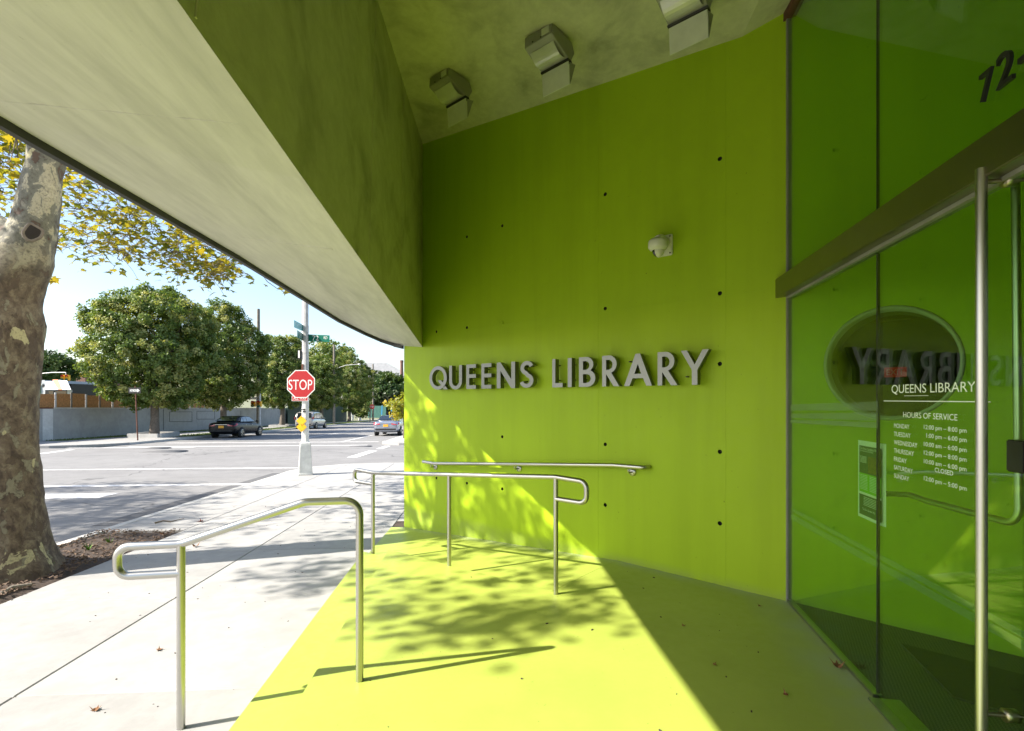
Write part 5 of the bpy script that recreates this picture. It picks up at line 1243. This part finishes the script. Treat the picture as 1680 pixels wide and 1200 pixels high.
    for y in wy:
        for sg in (-1, 1):
            xw = sg * (.80 if not van else .84); c = Vector((xw, y, .33)); ax = Vector((sg, 0, 0))
            arch = MB().lathe(c + ax * .095, [(.0001, .012), (.385, .012), (.385, -.1)], 24, ax).build('wheel_arch', M_black, root, world_coords=False)
            w_ = MB().lathe(c, [(.22, .115), (.30, .12), (.325, .09), (.33, -.09), (.30, -.12), (.0001, -.12)], 24, ax).build('wheel', M_black, root, world_coords=False)
            rim = MB().lathe(c, [(.0001, .10), (.05, .118), (.06, .10)], 16, ax)
            for k in range(5):
                a = R(72 * k + 20); u = Vector((0, math.cos(a), math.sin(a))); rim.box(c + ax * .105 + u * .13, .19, .06, .02, u, ax.cross(u), ax)
            rim.lathe(c, [(.195, .118), (.225, .122), (.23, .10), (.19, .06)], 24, ax); rim.build('rim', M_steel, w_, world_coords=False)
            MB().lathe(c, [(.0001, .07), (.2, .07)], 20, ax).build('rim_disc', M_lum, w_, world_coords=False)
    M_tail = simple('tail_light', (.45, .01, .02), .15, coat=1, var=.2, scale=20); M_pl2 = simple('plate_orange', (.8, .38, .02), .5, var=.05)
    for sg in (-1, 1):
        if van: P = [(sg * .86, -.0, .98), (sg * .93, .10, .98), (sg * .93, .10, 1.22), (sg * .86, -.0, 1.22)]; MB().prism([Vector(p) for p in P], (0, -.02, 0)).build('tail_light', M_tail, root, world_coords=False)
        else:
            MB().prism([Vector(p) for p in ((sg * .86, .16, .80), (sg * .90, .34, .86), (sg * .88, .34, .96), (sg * .38, -.015, .90), (sg * .40, -.02, .80), (sg * .76, -.02, .78))], (0, -.012, 0.0)).build('tail_light', M_tail, root, world_coords=False)
    MB().box((0, -.012, .74 if not van else .86), .34, .02, .16).build('licence_plate', M_pl2 if not van else M_white, root, world_coords=False)
    MB().box((0, -.02, .48), 1.40, .06, .10).build('bumper_strip', M_black if body_mat is not None else M_black, root, bevel=.01, world_coords=False)
    if not van: MB().box((0, -.006, .885), .9, .02, .03).build('chrome_strip', M_steel, root, world_coords=False)
    for sg in (-1, 1):
        MB().box((sg * 1.0, 2.95 if not van else 3.3, 1.06), .18, .10, .13).build('wing_mirror', body_mat, root, bevel=.03, world_coords=False)
        for yy in ((1.5, 2.45) if not van else (1.9, 2.9)): MB().box((sg * .912, yy, .84), .02, .14, .022).build('door_handle', M_steel, root, world_coords=False)
    return root
M_cblack = simple('black_car_paint', (.003, .0035, .005), .3, coat=.12, var=.05); M_cblack.node_tree.nodes['Principled BSDF'].inputs['Specular IOR Level'].default_value = .25
M_cgrey = simple('grey_car_paint', (.30, .33, .39), .24, .55, coat=1, var=.04)
M_cgold = simple('silver_car_paint', (.40, .385, .36), .3, .5, coat=1, var=.04)
yb0 = 34.4; car('parked_sedan', (-16.5, yb0, gz(yb0) - .125), 0, 'glossy black sedan parked by the far kerb under the round trees', M_cblack)
yb1 = 36.4; car('parked_sedan', (-6.42, yb1, gz(yb1) - .125), R(-1), 'silver blue sedan parked beside the young yellow tree', M_cgrey)
yb2 = 52.0; car('minivan', (-17.1, yb2, gz(yb2) - .125), 0, 'beige silver minivan parked behind the stop sign pole', M_cgold, 'van')

# ---------------------------------------------------------------- far background
def bld(name, x0, x1, y0, y1, d, depth, label, mat, roofmat=None, cat='building'):
    a = at(x0, y1, d); b = at(x1, y0, d); base = Vector(((a.x + b.x) / 2, a.y, gz(a.y) - .3)); r = thing(name, base, label, cat)
    zt = CZ + (HY - y0) / F * d; w_ = (at(x1, 600, d) - at(x0, 600, d)).length; c = at((x0 + x1) / 2, 600, d)
    mb = MB(); mb.box(Vector((c.x, c.y, (base.z + zt) / 2)) + fwd * depth / 2, w_, depth, zt - base.z, rgt, fwd, UP); mb.build('walls', mat, r)
    return r, d
def panel(r, nm, pts, d, mat, off=.06, th=.05):
    MB().prism([at(x, y, d - off) for x, y in pts], fwd * th).build(nm, mat, r)
M_shop = simple('shop_render', (.52, .54, .56), .7, var=.08); M_aw = simple('awning_canvas', (.50, .56, .62), .7, var=.06); M_or = simple('awning_orange', (.62, .16, .06), .6, var=.08); M_bluet = simple('print_blue', (.06, .20, .38), .6)
r, d = bld('corner_shop', 30, 74, 624, 660, 62, 9, 'white shop front with a dark green sign behind the reed fence', M_shop)
panel(r, 'shop_sign', [(40, 632), (67, 632), (67, 646), (40, 646)], d, M_green); panel(r, 'sign_logo', [(56.5, 637), (60, 635.5), (65, 637), (65, 640.5), (56.5, 641)], d, M_white, .12, .02)
panel(r, 'round_logo', [(65.8 + 2 * math.cos(R(a)), 628.5 + 2.3 * math.sin(R(a))) for a in range(0, 360, 45)], d, M_bluet, .12, .02); panel(r, 'dark_logo', [(69, 631), (72, 631), (72, 636), (69, 636)], d, M_dark, .12, .02)
r, d = bld('awning_shop', 74, 117, 630, 664, 60, 9, 'shop with sloping pale awnings split by an orange stripe', M_dark)
def awn(nm, pts_top, pts_bot, mat):
    P = [at(x, y, d - .05) for x, y in pts_top] + [at(x, y, d - 1.1) for x, y in pts_bot][::-1]; MB().prism(P, UP * .06).build(nm, mat, r)
awn('awning', [(75, 626.5), (95, 626.5)], [(73.5, 640), (95.5, 640)], M_aw); awn('awning_stripe', [(86, 624), (95, 624)], [(96, 640.2), (102, 640.2)], M_or); awn('awning', [(95.2, 624.5), (110, 625.5)], [(102.2, 640.2), (116.5, 640)], M_aw)
panel(r, 'awning_lettering', [(102, 632.5), (111, 633), (112, 634.6), (103, 634)], d, M_bluet, 1.0, .02)
panel(r, 'shop_window', [(80, 642), (109, 642), (109, 650), (80, 650)], d, M_glassd, .1, .03); panel(r, 'pillar', [(110, 640), (118, 640), (118, 655), (110, 655)], d, M_shop, .1, .05)
r, d = bld('brown_block', 90, 140, 619, 660, 90, 12, 'low brown brick building behind the awning shop', M_brick)
panel(r, 'roof_band', [(114, 629), (128, 629), (128, 632), (114, 632)], d - 20, M_shop); panel(r, 'red_poster', [(126, 642), (132, 642), (132, 648), (126, 648)], d - 20, simple('poster_pink', (.6, .25, .35), .6), .06, .03)
# big grey roofed hall at the end of the street
d = 165; c = at(628, 640, d); gb = gz(c.y)
hall = thing('hall_building', (c.x, c.y, gb), 'large hall with a pale grey hipped roof at the end of the street', 'building')
w0, w1 = (at(580, 600, d) - c).dot(rgt), (at(700, 600, d) - c).dot(rgt)
def hp_(x, y, dd): return at(x, y, dd)
e = [hp_(572, 626, 165), hp_(690, 626, 165), hp_(700, 626, 195), hp_(582, 626, 195)]; e[2].z = e[0].z; e[3].z = e[0].z
rdg = [hp_(600, 595.5, 180), hp_(634, 595.5, 180)]
MB().add(e + rdg, [(0, 1, 5, 4), (1, 2, 5), (2, 3, 4, 5), (3, 0, 4)]).build('roof', M_roofgrey, hall, recalc=False)
MB().add([e[0] + fwd * .6, e[1] + fwd * .6, e[2], e[3], *[Vector((p.x, p.y, gb)) for p in (e[0] + fwd * .6, e[1] + fwd * .6, e[2], e[3])]], [(0, 1, 5, 4), (1, 2, 6, 5), (3, 0, 4, 7)]).build('walls', M_brick, hall, recalc=False)
for x in (612, 620, 634, 648): panel(hall, 'window', [(x - 2.6, 644), (x - 2.6, 633)] + [(x + 2.6 * math.cos(R(a)), 633 - 3 * math.sin(R(a))) for a in range(150, -1, -30)] + [(x + 2.6, 644)], 165.5, M_glassd, .2, .1)
ch = thing('brick_chimney', Vector((at(659, 600, 150).x, at(659, 600, 150).y, gz(140))), 'dark red brick chimney beside the grey roof', 'chimney')
MB().tube([ch.location.copy(), Vector((ch.location.x, ch.location.y, CZ + (HY - 592) / F * 150))], [.55, .42], 12).build('stack', M_brick, ch); MB().tube([at(659, 595, 150), at(659, 591.5, 150)], .5, 12).build('cap', M_brick, ch)
# far stop sign
fb = col_at(607, -17.2); fd = dep(fb); fs_ = thing('far_stop_sign', fb, 'small distant stop sign on a green wooden post at the street end', 'stop sign')
MB().tube([fb, Vector((fb.x, fb.y, CZ + (HY - 672) / F * fd))], .09, 8).build('post', M_wood, fs_)
c = at(610.5, 667.5, fd - .15); mb = MB(); ngon(mb, c, 4.1 / F * fd, 8, 22.5, .02); o = mb.build('sign_plate', M_red, fs_)
text_on('lettering', 'STOP', at(607.6, 668.8, fd - .18), rgt, UP, 5.8 / F * fd, 2.6 / F * fd, M_white, o)
# traffic signals
def signal(x, y, d, label, arm_from):
    c = at(x, y, d); r = thing('traffic_signal', c, label, 'traffic light')
    hgt = 9 / F * d
    for sx in (-.24, .24):
        bx = MB(); bx.box(c + rgt * sx, .34, .3, hgt, rgt, fwd, UP); b_ = bx.build('signal_head', M_yellow, r, bevel=.03)
        for k, m_ in enumerate((M_red, M_yellow, M_green)): MB().lathe(c + rgt * sx + UP * (hgt * (.3 - .3 * k)) - fwd * .151, [(.0001, .01), (.11, .01), (.13, .12), (.125, .0)], 12, -fwd).build('lens', m_ if m_ is not M_red else M_red, b_)
    a = at(*arm_from, d); MB().tube([a, at(x - 22, y - 8.5, d), at(x, y - 8.5, d)], .05, 8).build('arm', M_pole, r); MB().tube([at(x, y - 8.7, d), c + UP * hgt * .4], .04, 8).build('drop', M_pole, r)
    p = Vector((a.x, a.y, gz(a.y))); MB().tube([p, a + UP * .3], .1, 8).build('mast', M_pole, r)
    return r
signal(108, 620, 58, 'yellow traffic light hanging from a mast arm over the shops', (40, 616))
sg_ = signal(421, 663, 43, 'yellow and red traffic light showing through the second round tree', (426, 652))
# street end: banners, white booth, pedestrian
for x, y0, y1 in ((626, 666, 681), (642, 664, 676)):
    b = at(x, 690, 108); b.z = gz(108); r = thing('banner_pole', b, 'blue banner on a thin pole, %s of the pair by the street end trees' % ('left one' if x < 630 else 'right one'), 'banner', 'blue banners at the street end')
    MB().tube([b, at(x + 1.2, y0 - 1, 108)], .05, 6).build('pole', M_pole, r); MB().prism([at(x, y0, 107.9), at(x + 1.7, y0, 107.9), at(x + .9, y1, 107.9), at(x - .9, y1, 107.9)], fwd * .03).build('flag', simple('banner_blue', (.03, .26, .5), .6), r)
b = at(584, 688, 95); b.z = gz(95); r = thing('bus_shelter', b, 'white framed shelter standing on the far corner', 'shelter')
for dx in (-.7, .7): MB().box(b + rgt * dx + UP * 1.2, .25, 1.0, 2.4, rgt, fwd, UP).build('post', M_white, r)
MB().box(b + UP * 2.5, 1.9, 1.3, .15, rgt, fwd, UP).build('roof', M_white, r)
fence_b = at(622, 690, 112); r = thing('green_site_screen', Vector((fence_b.x, fence_b.y, gz(112))), 'green screen panels behind the far stop sign', 'screen')
for k in range(6): MB().box(at(606 + 5 * k, 676, 112) , 4.8 / F * 112, .08, 2.6, rgt, fwd, UP).build('panel', simple('screen_green', (.06, .17, .14), .7), r)
# distant pedestrian: one skinned body
pbse = at(635.5, 688, 104); pbse.z = gz(104) - .02
ped = thing('person', pbse, 'tiny distant person in dark clothes walking at the street end', 'person')
me = bpy.data.meshes.new('body'); vv = [(0, 0, .95), (0, 0, 1.2), (0, 0, 1.42), (0, .02, 1.52), (0, .02, 1.68), (-.12, 0, .9), (-.13, .12, .5), (-.13, .05, .06), (.12, 0, .9), (.13, -.12, .5), (.13, -.25, .08), (-.22, 0, 1.4), (-.27, -.06, 1.12), (-.25, .08, .88), (.22, 0, 1.4), (.27, .06, 1.12), (.25, -.02, .88), (-.13, -.08, .03), (.13, -.36, .05)]
me.from_pydata(vv, [(0, 1), (1, 2), (2, 3), (3, 4), (0, 5), (5, 6), (6, 7), (0, 8), (8, 9), (9, 10), (2, 11), (11, 12), (12, 13), (2, 14), (14, 15), (15, 16), (7, 17), (10, 18)], [])
po_ = bpy.data.objects.new('body', me); col.objects.link(po_); po_.parent = ped; me.materials.append(simple('dark_clothes', (.03, .035, .05), .8)); sk = po_.modifiers.new('skin', 'SKIN')
for i, r_ in enumerate((.15, .15, .17, .06, .10, .10, .075, .05, .10, .075, .05, .07, .05, .04, .07, .05, .04, .05, .05)): me.skin_vertices[0].data[i].radius = (r_, r_ * .8)
me.skin_vertices[0].data[0].use_root = True; po_.modifiers.new('s', 'SUBSURF').levels = 1
hd = MB(); hd.lathe(Vector((0, .02, 1.62)), [(.0001, -.1), (.06, -.08), (.085, -.01), (.08, .07), (.04, .12), (.0001, .13)], 10); hd.build('hair', M_dark, ped, world_coords=False)

# ---------------------------------------------------------------- small litter
def ground_leaf(p, rot, s, mat, label, curl=.5):
    root = None; cv = [(0, .1, 0)] + [(x, y, curl * (x * x * 1.6 + .5 * (y - .1) ** 2)) for x, y in LO]; m = len(LO)
    c_, s_ = math.cos(rot), math.sin(rot)
    mb = MB(); mb.add([Vector((p.x + (x * c_ - y * s_) * s, p.y + (x * s_ + y * c_) * s, p.z + .003 + z * s)) for x, y, z in cv], [(0, 1 + i, 1 + (i + 1) % m) for i in range(m)])
    o = mb.build('fallen_leaf', mat, recalc=False)
    return tag(o, label, 'leaf', 'fallen leaves at the entrance')
M_leafred = simple('red_leaf', (.24, .06, .03), .7, var=.3, scale=60)
for (x, y, s, surf, sz, lb) in ((1375, 1097, 'p', 0, .075, 'curled brown leaf on the green floor by the glass threshold'), (1292, 1142, 'p', 0, .04, 'small reddish leaf on the shaded green floor, lowest one'), (1248, 995, 'p', 0, .04, 'dark leaf near the foot of the corner channel'), (1120, 1028, 'p', 0, .035, 'tiny dark leaf at the middle of the shaded green floor'), (1170, 1091, 'p', 0, .035, 'tiny dry leaf beside the sunlit edge on the green floor'), (155, 1168, 'g', 0, .055, 'long dry leaf on the sunlit sidewalk nearest the lower edge'), (258, 1068, 'g', 0, .05, 'thin dry leaf left of the front handrail post'), (332, 856, 'g', 0, .11, 'red brown leaf at the tip of the mulch bed'), (322, 897, 'g', 0, .10, 'yellow brown leaf just behind the front handrail'), (268, 877, 'g', 0, .09, 'dark leaf at the edge of the mulch bed')):
    p = lvl(x, y, ZP) if s == 'p' else gnd(x, y); ground_leaf(p, random.uniform(0, 6), sz, M_leafred if 'red' in lb else M_leafdry, lb, random.uniform(.6, 1.4))
tw = thing('fallen_twig', gnd(275, 857), 'crooked dark twig lying on the sidewalk beyond the mulch bed', 'twig')
MB().tube([gnd(254, 859.5) + UP * .012, gnd(268, 857) + UP * .02, gnd(280, 857.5) + UP * .012, gnd(302, 853) + UP * .018], [.012, .011, .009, .004], 6).build('stem', M_bark, tw)
tw = thing('fallen_twig', gnd(40, 966), 'pale stick lying in the mulch at the foot of the plane tree', 'twig')
MB().tube([gnd(-10, 984) + UP * .02, gnd(20, 970) + UP * .03, gnd(52, 963) + UP * .02], [.018, .02, .015], 8).build('stem', M_wood, tw)
mb = MB()
for k in range(150):
    if k < 120: x = rng.uniform(-4.6, -1.25); y = rng.uniform(2.0, 9.5); z = gz(y)
    else:
        x = rng.uniform(-.6, 1.9); y = rng.uniform(1.9, 4.4); z = ZP
        if (Vector((x, y, 0)) - G0).dot(GN) < .1 or (Vector((x, y, 0)) - WA).dot(N) < .06: continue
    if -4.885 < x < BEDX and BEDY0 < y < BEDY1: continue
    s = rng.uniform(.002, .007); a = rng.uniform(0, 3.1); u = Vector((math.cos(a), math.sin(a), 0)); mb.box((x, y, z + s * .4), s * rng.uniform(1, 3.2), s, s * .8, u, Vector((-u.y, u.x, 0)))
tag(mb.build('ground_specks', M_soil, recalc=False), kind='stuff')
mb = MB()
for (x, y) in ((30, 945), (33, 950), (82, 938), (180, 893), (145, 903)):
    p = gnd(x, y)
    for k in range(14):
        a = rng.uniform(0, 6.28); l = rng.uniform(.04, .11); mb.add([p + Vector((math.cos(a) * .01, math.sin(a) * .01, 0)), p + Vector((-math.sin(a) * .012, math.cos(a) * .012, 0)), p + Vector((math.cos(a) * l * .6, math.sin(a) * l * .6, l))], [(0, 1, 2)])
tag(mb.build('weeds', simple('weed_green', (.10, .22, .03), .7, var=.3), recalc=False), kind='stuff')
